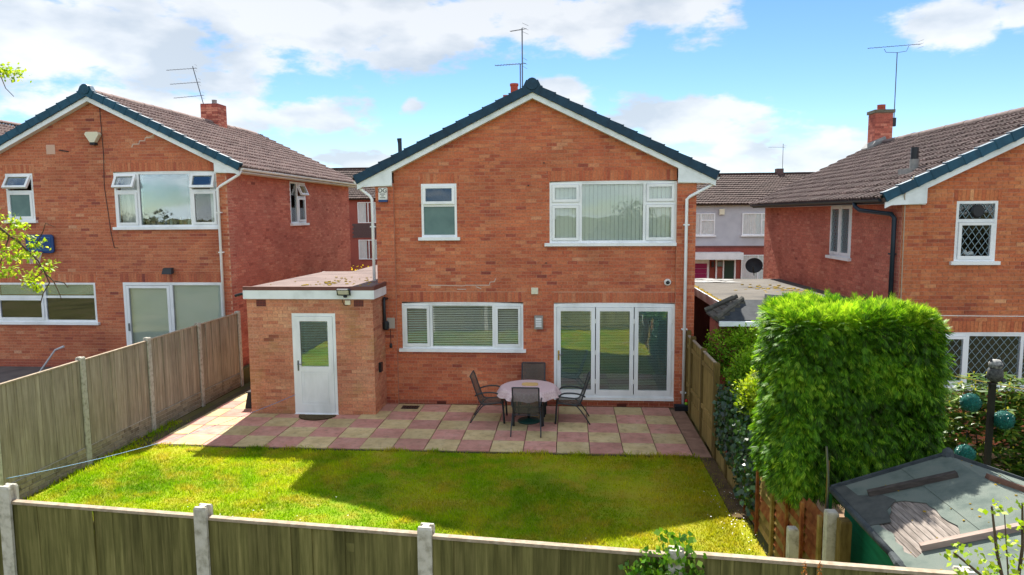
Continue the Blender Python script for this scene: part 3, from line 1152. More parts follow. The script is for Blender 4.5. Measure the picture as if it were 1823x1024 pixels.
def house_shell(root, openings, soldiers, side_open, side, mt, side_mt, mortar, nparts, tile, ntile, capm, seed, zb=-.15, capmetal=True, side_len=9.7, IW=3.08):
    """front gable wall between two piers, flank walls, back wall, tiled roof, bargeboards"""
    gt = lambda x: ZA + .12 - SLP * abs(x)
    fr = Fr((-IW, 0, 0), (1, 0, 0), (0, -1, 0))
    sh = lambda rs: [(a + IW, b + IW, *q) for a, b, *q in rs]
    brick_wall(root, fr, 2 * IW, zb, [(0, gt(-IW)), (IW, gt(0)), (2 * IW, gt(IW))], sh(openings), sh(soldiers), mt, M['mortar'], nparts, seed=seed, darkdpc=.2)
    for s in (-1, 1):
        x0 = -HW if s < 0 else IW
        brick_wall(root, Fr((x0, -.07, 0), (1, 0, 0), (0, -1, 0)), HW - IW, zb, [(0, 4.95), (HW - IW, 4.95)], [], [], mt, M['mortar'], 0, .31, seed + 1, .2, name='pier', phase=1)
    # flanks
    for s in (-1, 1):
        if s > 0:
            f = Fr((HW, -.05, 0), (0, 1, 0), (1, 0, 0))
        else:
            f = Fr((-HW, side_len - .05, 0), (0, -1, 0), (-1, 0, 0))
        op = side_open if s == side else []
        brick_wall(root, f, side_len, zb, [(0, 5.0), (side_len, 5.0)], op, [], side_mt, mortar, 60 if (s == side and op) else 0, .24, seed + 2, .2, name='flank_wall')
    # back gable: plain wall
    back = MB()
    back.prism([(-HW + .01, zb), (HW - .01, zb), (HW - .01, 5.0), (0, ZA + .1), (-HW + .01, 5.0)], side_len - .3, side_len - .07)
    back.build('back_wall', M['brick_side'], root)
    sl_ = MB().box(-3.2, 3.2, .28, side_len - .35, 2.45, 2.6).box(-3.2, 3.2, .28, side_len - .35, 4.98, 5.04).box(-3.2, 3.2, .28, side_len - .35, -.1, .0)
    sl_.build('floor_slab', M['dark'], root)
    MB().box(-3.2, 3.2, 3.6, 3.7, .0, 2.45).box(-3.2, 3.2, 3.6, 3.7, 2.6, 4.98).build('partition', M['dark'], root)
    # roof
    ex = HW + .43
    sl_len = ex / CS
    ztop = 6.93
    L = side_len + .35
    for s in (-1, 1):
        V = Vector((-s * CS, 0, SN))
        if s > 0:
            O, U = Vector((ex, -.17, ztop - SLP * ex)), Vector((0, 1, 0))
        else:
            O, U = Vector((-ex, -.17 + L, ztop - SLP * ex)), Vector((0, -1, 0))
        rf = tiled_slope(root, O, U, V, L, sl_len - .02, tile, ntile if s == side else 0)
    ridge_tiles(root, (0, -.16, ztop + .0), L - .45, tile, rf)
    # bargeboards and boxed eave ends
    bb = MB()
    for s in (-1, 1):
        y0, y1 = -.165, -.13
        # split in two convex pieces: the raking board and the eave box
        rake = [(0, ZA), (0, ZA + .2), (s * 3.86, ZA + .2 - SLP * 3.86), (s * 3.86, ZA - SLP * 3.86)]
        boxp = [(s * IW, ZA - SLP * IW + .05), (s * 3.83, ZA - SLP * 3.83 + .05), (s * 3.74, 4.87), (s * IW, 4.90)]
        for poly, dy in ((rake, 0), (boxp, .004)):
            p2 = poly if s > 0 else poly[::-1]
            MB().prism(p2[::-1], y0 + dy, y1 + dy).build('bargeboard', M['fascia'], root)
        # soffit under the verge and along the flank eave
        MB().hexa([(s * .0, -.128, ZA + .0), (s * 3.8, -.128, ZA - SLP * 3.8), (s * 3.8, 0.02, ZA - SLP * 3.8), (0, 0.02, ZA),
                   (0, -.128, ZA + .03), (s * 3.8, -.128, ZA + .03 - SLP * 3.8), (s * 3.8, .02, ZA + .03 - SLP * 3.8), (0, .02, ZA + .03)]).build('verge_soffit', M['fascia'], root)
        MB().box(min(s * HW, s * 3.8), max(s * HW, s * 3.8), -.125, L - .2, 4.90, 4.92).build('eave_soffit', M['fascia'], root)
        a, b_ = sorted((s * 3.81, s * 3.84))
        MB().box(a, b_, -.125, L - .2, 4.90, 5.03).build('eave_fascia', M['fascia'] if capmetal else M['gutter_black'], root)
        a, b_ = sorted((s * IW, s * HW))
        MB().box(a + .005, b_ - .005, -.128, -.072, 4.88, 4.896).build('box_end', M['fascia'], root)
    # dry verge caps, one per tile course, stepping up the rake
    ln = .36
    for s in (-1, 1):
        me = MB()
        hgt = .165
        me.hexa([(0, -.02, -hgt), (ln, -.02, -hgt + .012), (ln, .13, -hgt + .012), (0, .13, -hgt),
                 (0, -.02, .03), (ln, -.02, .008), (ln, .13, .008), (0, .13, .03)])
        me.hexa([(-.012, -.028, -hgt - .004), (.02, -.028, -hgt - .004), (.02, .13, -hgt - .004), (-.012, .13, -hgt - .004),
                 (-.012, -.028, .038), (.02, -.028, .036), (.02, .13, .036), (-.012, .13, .038)])
        me = me.mesh('verge_cap', capm)
        rows = 14
        for r in range(rows):
            d = r * .318
            o = put('verge_cap', me, root)
            x = ex - .0 - d * CS
            z = ztop + .075 - SLP * ex + d * SN
            rotm = Matrix.Rotation(-math.atan(SLP), 4, 'Y')
            m = Matrix.Translation((x, -.19, z))
            if s > 0:
                m = m @ Matrix.Rotation(math.atan(SLP), 4, 'Y') @ Matrix.Scale(-1, 4, (1, 0, 0))
            else:
                m = Matrix.Translation((-x, -.19, z)) @ rotm
            o.matrix_local = m
    # round ridge end
    mb = MB()
    k = 16
    rr = .125
    vs = [(rr * math.cos(2 * math.pi * i / k), -.235, ztop + .06 + rr * math.sin(2 * math.pi * i / k)) for i in range(k)]
    vs += [(x, -.05, z) for x, _, z in vs]
    mb.add(vs, [tuple(range(k)), tuple(reversed(range(k, 2 * k)))] + [((i + 1) % k, i, k + i, k + (i + 1) % k) for i in range(k)])
    mb.build('ridge_end', capm, root)
    return fr


def gutter(root, x, y0, y1, z, mt):
    mb = MB()
    n = 8
    pr = [(.06 * math.cos(math.pi + math.pi * i / n), .06 * math.sin(math.pi + math.pi * i / n)) for i in range(n + 1)]
    vs = [(x + a, y0, z + c) for a, c in pr] + [(x + a, y1, z + c) for a, c in pr]
    vs += [(x + a * .9, y0, z + c * .9) for a, c in pr] + [(x + a * .9, y1, z + c * .9) for a, c in pr]
    m = n + 1
    fs = [(i, i + 1, m + i + 1, m + i) for i in range(n)] + [(2 * m + i + 1, 2 * m + i, 3 * m + i, 3 * m + i + 1) for i in range(n)]
    fs += [(0, m, 3 * m, 2 * m), (n, 2 * m + n, 3 * m + n, m + n), tuple(range(m)), tuple(reversed(range(m, 2 * m)))]
    mb.add(vs, fs)
    return mb.build('gutter', mt, root)


def downpipe(root, pts, mt, r=.034, clips=()):
    o = MB().tube(pts, r, 10).build('downpipe', mt, root, smooth=True)
    for c in clips:
        MB().box(c[0] - .06, c[0] + .06, c[1] - .04, c[1] + .06, c[2] - .015, c[2] + .015).build('pipe_clip', mt, o)
    return o

# ------------------------------------------------------------------ main house
MX, MY = -.79, 15.2
main = empty('detached_house', (MX, MY, 0), 'two-storey red brick gabled house in the middle, with flat-roofed side extension', 'house', 'estate houses')
OPM = [(-2.47, -1.68, 3.69, 4.93), (.36, 3.08, 3.55, 4.95), (-2.96, -.23, 1.19, 2.31), (.45, 3.08, .135, 2.30)]
SOM = [(-2.50, -1.65, 4.93, 5.155), (.32, 3.08, 4.955, 5.18), (-3.0, -.19, 2.315, 2.54), (.40, 3.08, 2.31, 2.535)]
F0 = house_shell(main, OPM, SOM, [], -1, M['brick'], M['brick_side'], M['mortar_side'], 210, M['tile'], 0, M['blue_cap_dark'], 1)
FM = Fr((0, 0, 0), (1, 0, 0), (0, -1, 0))
# small bathroom window: frosted lower pane, top-hung vent just ajar
window(main, FM, -2.47, -1.68, 3.76, 4.93, [('h', 4.46, -2.42, -1.73)],
       [(-2.42, -1.73, 3.81, 4.43, 'fixed', 0, 'frost'), (-2.41, -1.74, 4.50, 4.87, 'sash', .06)], sill=(-2.54, -1.61))
# bedroom window
w = window(main, FM, .36, 3.08, 3.62, 4.93, [('v', 1.03, 3.67, 4.88), ('v', 2.40, 3.67, 4.88), ('h', 4.47, .41, 1.0), ('h', 4.47, 2.43, 3.03)],
           [(.43, .98, 3.69, 4.42, 'sash'), (.43, .98, 4.52, 4.86, 'sash'), (1.06, 2.37, 3.67, 4.88, 'fixed'),
            (2.45, 3.01, 3.69, 4.42, 'sash'), (2.45, 3.01, 4.52, 4.86, 'sash')], sill=(.25, 3.08), arch=.02)
vblind(w, FM, .40, 3.04, 3.66, 4.92)
# kitchen window
w = window(main, FM, -2.96, -.23, 1.26, 2.28, [('v', -2.30, 1.31, 2.23), ('v', -.89, 1.31, 2.23)],
           [(-2.89, -2.35, 1.33, 2.21, 'sash'), (-2.27, -.92, 1.31, 2.23, 'fixed'), (-.84, -.30, 1.33, 2.21, 'sash')], sill=(-3.03, -.17), arch=.03)
hblind(w, FM, -2.90, -.29, 1.32, 2.22)
# bifold doors
bf = MB().ring(FM, .45, 3.08, .20, 2.28, .06, -.07, .006, wt=.07, wb=.05)
n = 14
for i in range(n):
    a, b_ = .45 + 2.63 * i / n, .45 + 2.63 * (i + 1) / n
    ha, hb = 2.28 + .022 * (1 - (2 * i / n - 1) ** 2), 2.28 + .022 * (1 - (2 * (i + 1) / n - 1) ** 2)
    P = FM.P
    bf.hexa([P(a, 2.28, .006), P(b_, 2.28, .006), P(b_, 2.28, -.07), P(a, 2.28, -.07), P(a, ha, .006), P(b_, hb, .006), P(b_, hb, -.07), P(a, ha, -.07)])
bf = bf.build('bifold_door', M['upvc'], main)
MB().fbox(FM, .45, 3.08, .135, .198, -.07, .07).build('threshold', M['upvc'], bf)
for k, (a, b_) in enumerate(((.516, 1.355), (1.375, 2.195), (2.215, 3.014))):
    MB().ring(FM, a, b_, .255, 2.205, .085, -.045, .022, wt=.085, wb=.10).build('door_leaf', M['upvc'], bf)
    pane(FM, a + .085, b_ - .085, .355, 2.12, -.01, bf, 'glass_refl')
    hblind(bf, FM, a + .09, b_ - .09, .365, 2.11, n=-.035, sp=.036, d=.03, tilt=.75)
MB().fbox(FM, .535, .575, 1.02, 1.24, .022, .032).build('handle_plate', M['brass'], bf)
MB().tube([FM.P(.555, 1.15, .03), FM.P(.555, 1.15, .07), FM.P(.66, 1.15, .07)], .011, 8).build('handle', M['metal'], bf)
for hx in (1.365, 2.205, 3.022):
    for hz in (.55, 1.2, 1.9):
        MB().fbox(FM, hx - .012, hx + .012, hz - .05, hz + .05, .006, .034).build('hinge', M['white'], bf)
# air bricks low on the wall
for ax in (-2.1, .95, 1.95):
    mb = MB().fbox(FM, ax - .105, ax + .105, -.02, .045, -.006, .008)
    mb.build('air_brick', mat('dark_terracotta', [lin(96, 48, 40)], rough=.9), main)
# outside lamp, cream junction box, fixings
for (a, b_, lo, hi, d, mt) in ((-.045, .105, 2.50, 2.64, .06, 'cream'),):
    MB().fbox(FM, a, b_, lo, hi, .004, d).build('junction_box', M[mt], main)
for fx, fz in ((.28, 3.18), (.24, 5.35), (-.1, 4.87)):
    MB().tube([FM.P(fx, fz, 0), FM.P(fx, fz, .03)], .016, 8).build('wall_fixing', M['black'], main)
# pale repair pointing where a crack was raked out
t_rep = mat('lime_repair', [lin(205, 190, 178)], rough=.95)
mb = MB()
zc = 2.70
pts = [(-2.35, 2.69), (-1.55, 2.675), (-1.5, 2.69), (-.98, 2.69), (-.96, 2.76), (-.86, 2.77), (-.84, 2.84)]
for a, b_ in zip(pts, pts[1:]):
    mb.beam(FM.P(a[0], a[1], .0035), FM.P(b_[0], b_[1], .0035), .006, .014)
for a, b_ in (((-1.28, 2.66), (-1.16, 2.61)), ((-1.5, 2.60), (-1.7, 2.60))):
    mb.beam(FM.P(a[0], a[1], .0035), FM.P(b_[0], b_[1], .0035), .006, .014)
mb.build('repair_pointing', t_rep, main)
# rainwater goods
gutter(main, 3.89, -.12, 9.7, 5.0, M['upvc'])
gutter(main, -3.89, -.12, 9.7, 5.0, M['upvc'])
downpipe(main, [(3.87, -.06, 4.95), (3.80, -.09, 4.84), (3.34, -.14, 4.60), (3.27, -.14, 4.54), (3.27, -.14, .05)], M['upvc'], clips=((3.27, -.12, 4.0), (3.27, -.12, 1.75), (3.27, -.12, .35)))
downpipe(main, [(-3.87, -.06, 4.95), (-3.82, -.07, 4.84), (-3.60, -.09, 4.68), (-3.55, -.09, 4.60), (-3.55, -.09, 2.80)], M['upvc'], clips=((-3.55, -.07, 4.0),))
# chimney pot and stack behind the ridge, soil vent pipe through the left slope
mb = MB().box(-.80, -.30, 1.75, 2.25, 6.3, 7.10)
st = mb.build('chimney', M['brick_side'], main)
MB().lathe([(.10, 7.10), (.105, 7.14), (.09, 7.18), (.09, 7.33), (.105, 7.35), (.105, 7.40), (.08, 7.40)], (-.55, 2.0, 0), 16).build('chimney_pot', M['terracotta'], st, smooth=False)
MB().tube([(-3.35, 1.8, 5.25), (-3.36, 1.8, 6.0), (-3.37, 1.8, 6.12)], [.05, .05, .06], 12).build('vent_pipe', M['gutter_black'], main)
# ---- utility extension (its own walls, flat roof, door)
EX0, EX1, EY = -6.88 - MX, -4.13 - MX, 14.2 - MY
FE = Fr((EX0, EY, 0), (1, 0, 0), (0, -1, 0))
dx0, dx1 = -5.90 - MX - EX0, -4.95 - MX - EX0
brick_wall(main, FE, EX1 - EX0, -.15, [(0, 2.52), (EX1 - EX0, 2.52)], [(dx0, dx1, -.15, 2.19)], [], M['brick_ext'], M['mortar'], 75, .22, 5, .1, name='extension_wall')
brick_wall(main, Fr((EX1, EY + .002, 0), (0, 1, 0), (1, 0, 0)), .93, -.15, [(0, 2.52), (.93, 2.52)], [], [], M['brick_ext'], M['mortar'], 15, .2, 6, .1, name='extension_wall', phase=1)
brick_wall(main, Fr((EX0, EY + 4.8, 0), (0, -1, 0), (-1, 0, 0)), 4.8, -.15, [(0, 2.52), (4.8, 2.52)], [], [], M['brick_ext'], M['mortar'], 0, .2, 7, .1, name='extension_wall')
rf = MB()
rf.hexa([(EX0 - .03, EY - .03, 2.70), (EX1 + .03, EY - .03, 2.72), (EX1 + .03, EY + 4.9, 2.66), (EX0 - .03, EY + 4.9, 2.64),
         (EX0 - .03, EY - .03, 2.735), (EX1 + .03, EY - .03, 2.755), (EX1 + .03, EY + 4.9, 2.70), (EX0 - .03, EY + 4.9, 2.68)])
rf.box(EX0 + .8, EX1 + .02, EY + 4.92, EY + 7.4, 2.58, 2.69)
rfo = rf.build('flat_roof', M['felt_pink'], main)
MB().box(EX0 - .05, EX1 + .05, EY - .055, EY - .02, 2.50, 2.685).build('extension_fascia', M['fascia'], main)
MB().box(EX0 - .051, EX1 + .051, EY - .060, EY - .0, 2.686, 2.765).build('roof_edge_trim', M['brown_trim'], rfo)
MB().box(EX1 + .012, EX1 + .05, EY - .019, EY + .93, 2.50, 2.685).build('extension_fascia', M['fascia'], main)
MB().box(EX1 + .0, EX1 + .056, EY + .001, EY + .93, 2.686, 2.775).build('roof_edge_trim', M['brown_trim'], rfo)
MB().box(EX0 - .05, EX0 - .012, EY - .019, EY + 4.9, 2.50, 2.68).build('extension_fascia', M['fascia'], main)
mb = MB()
for i in range(70):                        # clumps of moss lying on the felt near the edge
    px_ = random.gauss(EX1 - 1.0, .45)
    py_ = EY + random.uniform(.25, 1.0) + random.random() ** 3 * 1.6
    if not (EX0 + .1 < px_ < EX1 - .05):
        continue
    s_ = random.uniform(.012, .045)
    mb.lathe([(s_, 0), (s_ * .8, s_ * .45), (s_ * .25, s_ * .6)], (px_, py_, 2.738), 6)
mb.build('moss', M['moss'], rfo, 'stuff')
for ax in (EX0 + .32, EX1 - .30):
    mb = MB().fbox(Fr((0, EY, 0), (1, 0, 0), (0, -1, 0)), ax - .105, ax + .105, 2.335, 2.475, -.002, .006)
    ab = mb.build('air_brick', mat('air_brick_clay', [lin(126, 66, 58)], rough=.9), main)
    mb = MB()
    for i in range(6):
        for j in range(4):
            mb.fbox(Fr((0, EY, 0), (1, 0, 0), (0, -1, 0)), ax - .092 + i * .033, ax - .092 + i * .033 + .018, 2.346 + j * .033, 2.346 + j * .033 + .018, .0062, .0075)
    mb.build('vent_hole', M['black'], ab)
# door
FD = Fr((0, EY, 0), (1, 0, 0), (0, -1, 0))
d0, d1 = -5.90 - MX, -4.95 - MX
dr = MB().ring(FD, d0, d1, .0, 2.19, .062, -.06, .006, wb=.05).build('utility_door', M['upvc'], main)
lf = MB().ring(FD, d0 + .066, d1 - .066, .055, 2.124, .105, -.045, .018, wb=.16)
lf.fbox(FD, d0 + .171, d1 - .171, .93, 1.04, -.045, .0175)
lf.fbox(FD, d0 + .171, d1 - .171, .215, .93, -.04, .004)
lf = lf.build('door_leaf', M['upvc'], dr)
MB().ring(FD, d0 + .195, d1 - .195, .24, .905, .03, .0045, .012).build('door_panel', M['upvc'], dr)
pane(FD, d0 + .171, d1 - .171, 1.04, 2.02, -.01, dr, 'glass_refl')
hblind(dr, FD, d0 + .18, d1 - .18, 1.05, 2.01, n=-.035, sp=.036, d=.03, tilt=.75)
MB().fbox(FD, d0 + .095, d0 + .125, .95, 1.17, .018, .028).tube([FD.P(d0 + .11, 1.1, .025), FD.P(d0 + .11, 1.1, .065), FD.P(d0 + .22, 1.1, .065)], .01, 8).build('handle', M['metal'], dr)
MB().fbox(FD, d0 - .01, d1 + .01, -.04, .0, -.06, .05).build('threshold', M['upvc'], dr)
MB().fbox(FD, -4.71 - MX, -4.60 - MX, 2.38, 2.47, .004, .05).build('junction_box', M['cream'], main)
MB().tube([FD.P(-4.76 - MX, 2.60, .03), FD.P(-4.78 - MX, 2.45, .015), FD.P(-4.74 - MX, 2.37, .012), FD.P(-4.68 - MX, 2.36, .012), FD.P(-4.66 - MX, 2.39, .02)], .006, 6).build('cable', M['black'], main)
# black hopper stub at the left edge, flue terminal and pipe on the extension's return wall
MB().tube([(EX0 - .03, EY + .02, 2.60), (EX0 - .12, EY + .02, 2.60), (EX0 - .26, EY + .02, 2.56)], .03, 8).build('overflow_pipe', M['black'], main)
q = EX1 + .05
MB().tube([(q + .02, EY + .9, 2.40), (q + .0, EY + .74, 2.42), (q, EY + .70, 2.36), (q, EY + .72, 1.92), (q, EY + .74, 1.86)], [.03, .035, .035, .035, .04], 10).build('flue_pipe', M['black'], main, smooth=True)
MB().lathe([(.055, 0), (.07, .03), (.07, .16), (.05, .19)], (q + .02, EY + .74, 1.72), 12).build('flue_cowl', M['black'], main)
MB().box(q + .03, q + .21, EY + .80, EY + .815, 1.74, 1.98).build('flue_guard', mat('clear_guard', [lin(170, 160, 150)], rough=.4), main)
MB().tube([(q + .1, EY + .82, 1.72), (q + .1, EY + .82, 1.40)], .007, 6).build('cable', M['black'], main)
MB().lathe([(.03, 0), (.035, .04), (.025, .1)], (q + .1, EY + .82, 1.30), 10).build('socket_end', M['black'], main)
MB().box(EX1 + .004, EX1 + .06, EY + .30, EY + .44, .86, 1.06).build('outlet_cover', M['black'], main)

# ------------------------------------------------------------------ left neighbour
left = empty('detached_house', (-12.06, 17.0, .45), 'red brick gabled house on the left with brown tiled roof beyond the fence', 'house', 'estate houses')
OPL = [(-2.49, -1.74, 3.66, 4.94), (.46, 3.21, 3.48, 4.95), (-3.02, -.24, 1.0, 2.11), (.52, 3.21, -.15, 2.12)]
SOL = [(-2.55, -1.68, 4.945, 5.17), (.40, 3.21, 4.955, 5.18), (-3.21, -.2, 2.115, 2.34), (.46, 3.21, 2.125, 2.35)]
LSO = [(3.95, 5.2, 3.50, 4.86)]
house_shell(left, OPL, SOL, LSO, 1, M['brick_left'], M['brick_side'], M['mortar_side'], 240, M['tile'], 300, M['blue_cap'], 21, IW=3.22)
w = window(left, FM, -2.49, -1.74, 3.74, 4.94, [('h', 4.48, -2.44, -1.79)],
           [(-2.43, -1.80, 3.80, 4.44, 'sash', 0, 'frost'), (-2.43, -1.80, 4.53, 4.88, 'sash', .55)], sill=(-2.56, -1.68))
w = window(left, FM, .46, 3.21, 3.55, 4.93, [('v', 1.10, 3.60, 4.88), ('v', 2.50, 3.60, 4.88), ('h', 4.46, .51, 1.07), ('h', 4.46, 2.53, 3.16)],
           [(.52, 1.05, 3.62, 4.42, 'sash'), (.52, 1.05, 4.52, 4.86, 'sash', .5), (1.13, 2.47, 3.60, 4.88, 'fixed', 0, 'glass_refl'),
            (2.55, 3.14, 3.62, 4.42, 'sash'), (2.55, 3.14, 4.52, 4.86, 'sash', .35)], sill=(.40, 3.21), arch=.02)
curtain(w, FM, .50, 1.10, 3.58, 4.9)
curtain(w, FM, 2.90, 3.17, 3.58, 4.9, amp=.02)
w = window(left, FM, -3.02, -.24, 1.08, 2.11, [('v', -1.66, 1.13, 2.06), ('h', 1.74, -2.97, -1.69), ('h', 1.74, -1.63, -.29)],
           [(-2.95, -1.71, 1.15, 1.69, 'sash', 0, 'glass_refl'), (-2.97, -1.69, 1.77, 2.06, 'fixed'), (-1.63, -.29, 1.13, 1.71, 'fixed', 0, 'glass_refl'),
            (-1.63, -.29, 1.77, 2.06, 'fixed')], sill=(-3.1, -.17))
MB().fbox(FM, -2.95, -.30, 1.80, 2.07, -.10, -.09).build('roller_blind', mat('teal_blind', [lin(190, 216, 208)]), w)
for bx, bh, bm in ((1.85, .16, 'white'), (2.10, .17, 'brass'), (2.34, .16, 'curtain'), (1.70, .09, 'deepblue'), (2.22, .08, 'terracotta')):
    MB().lathe([(.03, 0), (.035, .02), (.035, bh * .7), (.015, bh * .8), (.015, bh)], FM.P(bx, 3.605, -.14), 10).build('toiletry_bottle', M[bm], w)
dl = MB().ring(FM, .52, 3.21, -.10, 2.12, .07, -.07, .006).fbox(FM, 1.78, 1.86, -.03, 2.05, -.07, .004).build('patio_door', M['upvc'], left)
MB().ring(FM, .60, 1.775, -.02, 2.04, .07, -.05, .012).build('door_leaf', M['upvc'], dl)
pane(FM, .67, 1.705, .05, 1.97, -.02, dl, 'glass')
pane(FM, 1.865, 3.135, -.03, 2.05, -.03, dl, 'glass')
vblind(dl, FM, .62, 3.13, -.05, 2.04, n=-.11, w=.1, mt='blind', ang=.35)
MB().fbox(FM, .615, .65, .85, 1.05, .012, .04).build('handle', M['metal'], dl)
FLS = Fr((HW, -.05, 0), (0, 1, 0), (1, 0, 0))
w = window(left, FLS, 3.95, 5.2, 3.57, 4.86, [('v', 4.52, 3.62, 4.81), ('h', 4.40, 4.55, 5.15)],
           [(4.0, 4.49, 3.62, 4.81, 'fixed'), (4.57, 5.13, 3.64, 4.36, 'sash'), (4.57, 5.13, 4.45, 4.78, 'sash', .4)], sill=(3.88, 5.27))
curtain(w, FLS, 3.98, 4.25, 3.6, 4.84, n=-.15)
gutter(left, 3.90, -.12, 9.7, 5.0, M['upvc'])
downpipe(left, [(3.88, -.08, 4.95), (3.83, -.10, 4.84), (3.36, -.14, 4.56), (3.28, -.14, 4.50), (3.28, -.14, .0)], M['upvc'], clips=((3.28, -.12, 3.9), (3.28, -.12, 2.9)))
MB().fbox(FM, -1.30, -1.06, 5.42, 5.66, .002, .01).build('blank_plate', mat('pink_plate', [lin(206, 170, 150)]), left)
MB().tube([FM.P(-.95, 5.52, .01), FM.P(-.70, 5.48, .012)], .014, 6).build('cable_stub', M['black'], left)
MB().tube([FM.P(.22, 6.58, .012), FM.P(.24, 5.4, .010), FM.P(.20, 4.6, .010), FM.P(.25, 4.0, .010), FM.P(.30, 3.4, .01), FM.P(.36, 3.02, .012), FM.P(.46, 3.02, .012)], .008, 6).build('aerial_cable', M['black'], left)
mb = MB()
pts = [(1.62, 5.88), (1.50, 5.80), (1.38, 5.80), (1.36, 5.72), (1.22, 5.72), (1.2, 5.64), (1.04, 5.64), (1.0, 5.56)]
for a, b_ in zip(pts, pts[1:]):
    mb.beam(FM.P(a[0], a[1], .0035), FM.P(b_[0], b_[1], .0035), .006, .018)
mb.build('repair_pointing', t_rep, left)
mb = MB().box(-.32, .28, 5.9, 6.5, 6.6, 7.58)
st = mb.build('chimney', M['brick_side'], left)
mb = MB()
for r in range(11):                         # brick courses round the stack
    z = 6.72 + r * .075
    for i in range(3):
        o_ = .1 if r % 2 else 0
        mb.box(-.32 + i * .2, -.32 + i * .2 + .192, 5.894, 5.9, z, z + .065, random.random())
        mb.box(.28, .286, 5.9 + i * .2, 5.9 + i * .2 + .19, z, z + .065, random.random())
mb.build('chimney_brickwork', M['brick_side'], st, 'stuff')
MB().lathe([(.09, 7.58), (.1, 7.60), (.08, 7.64), (.08, 7.72), (.085, 7.74)], (.02, 6.2, 0), 12).build('chimney_pot', M['lead'], st)

# ------------------------------------------------------------------ right neighbour
right = empty('detached_house', (10.03, 14.4, -.5), 'orange brick gabled house on the right with diamond leaded windows and tall chimney', 'house', 'estate houses')
OPR = [(-2.44, -1.67, 3.68, 4.94), (-3.02, .9, 1.16, 2.33)]
SOR = [(-2.50, -1.61, 4.945, 5.17), (-3.02, .96, 2.335, 2.56)]
RSO_ = [(9.7 - 3.75, 9.7 - 2.45, 3.60, 4.92)]
house_shell(right, OPR, SOR, RSO_, -1, M['brick_right'], M['brick_side'], M['mortar_side'], 240, M['tile_r'], 300, M['blue_cap'], 41, capmetal=False)
w = window(right, FM, -2.44, -1.67, 3.76, 4.94, [('h', 4.56, -2.39, -1.72)],
           [(-2.37, -1.74, 3.82, 4.51, 'sash'), (-2.39, -1.72, 4.59, 4.89, 'fixed')], sill=(-2.52, -1.60), glass='glass_far')
lattice(w, FM, -2.32, -1.79, 3.87, 4.46, .008, .13, .19)
lattice(w, FM, -2.38, -1.73, 4.60, 4.88, -.02, .13, .19)
MB().tube([FM.P(-2.04, 4.74, -.02), FM.P(-2.04, 4.74, .0), FM.P(-2.04, 4.74, .03)], [.13, .13, .10], 20).build('extractor_fan', M['black'], w)
mb = MB()
for i in range(9):
    a, r_ = random.uniform(0, 6.28), random.uniform(0, .1)
    mb.lathe([(.02, 0), (.045, .03), (.03, .07)], FM.P(-2.12 + r_ * math.cos(a), 3.86 + abs(r_ * math.sin(a)) * .6, -.13), 8)
mb.build('white_ornament', M['white'], w, smooth=True)
w = window(right, FM, -3.02, .9, 1.23, 2.31, [('v', -2.08, 1.28, 2.26), ('v', -1.04, 1.28, 2.26), ('v', -.02, 1.28, 2.26)],
           [(-2.95, -2.13, 1.30, 2.24, 'sash'), (-2.05, -1.07, 1.28, 2.26, 'fixed'), (-1.01, -.05, 1.28, 2.26, 'fixed'), (.03, .85, 1.3, 2.24, 'sash')], sill=(-3.1, .98), arch=.03, glass='glass_far')
lattice(w, FM, -2.90, -2.18, 1.35, 2.19, .008, .15, .19)
lattice(w, FM, -2.05, -1.07, 1.28, 2.26, -.02, .15, .19)
lattice(w, FM, -1.01, -.05, 1.28, 2.26, -.02, .15, .19)
FRS = Fr((-HW, 9.7 - .05, 0), (0, -1, 0), (-1, 0, 0))
a0, a1 = 9.7 - 3.75, 9.7 - 2.45
w = window(right, FRS, a0, a1, 3.67, 4.92, [('v', (a0 + a1) / 2, 3.72, 4.87)],
           [(a0 + .06, (a0 + a1) / 2 - .04, 3.73, 4.86, 'sash'), ((a0 + a1) / 2 + .04, a1 - .06, 3.73, 4.86, 'sash')], sill=(a0 - .07, a1 + .07))
lattice(w, FRS, a0 + .1, (a0 + a1) / 2 - .09, 3.78, 4.8, .008, .12, .17)
lattice(w, FRS, (a0 + a1) / 2 + .09, a1 - .1, 3.78, 4.8, .008, .12, .17)
curtain(w, FRS, a0 + .06, a1 - .06, 3.7, 4.9, n=-.14)
gutter(right, -3.90, -.05, 9.75, 5.0, M['gutter_black'])
downpipe(right, [(-3.89, 1.25, 4.96), (-3.89, 1.22, 4.86), (-3.87, 1.0, 4.78), (-3.60, .16, 4.70), (-3.56, .10, 4.62), (-3.56, .10, 2.72)], M['gutter_black'], .045, clips=((-3.56, .12, 3.9),))
MB().tube([FM.P(-3.35, 5.45, .2), FM.P(-3.50, 5.2, .2), FM.P(-3.52, 5.05, .19), FM.P(-3.46, 4.85, .1), FM.P(-3.44, 2.9, .085)], .010, 6).build('aerial_cable', mat('beige_cable', [lin(176, 160, 140)]), right)
mb = MB().box(-.30, .24, 9.05, 9.57, 6.3, 7.88)
st = mb.build('chimney', M['mortar_side'], right)
mb = MB()
for r in range(19):
    z = 6.42 + r * .075
    grey = r > 15
    for i in range(3):
        sh_ = .09 if r % 2 else 0
        a, b_ = -.303 + i * .18 + (sh_ if i else 0), -.303 + (i + 1) * .18 + (sh_ if i < 2 else 0)
        mb.box(a + .004, b_ - .004, 9.042, 9.05, z, z + .065, max(.02, random.gauss(.45, .2)) * (.4 if grey else 1))
        a, b_ = 9.05 + i * .173, 9.05 + (i + 1) * .173
        mb.box(-.308, -.3, a + .004, b_ - .004, z, z + .065, max(.02, random.gauss(.3, .2)) * (.4 if grey else 1))
mb.build('chimney_brickwork', M['brick_side'], st, 'stuff')
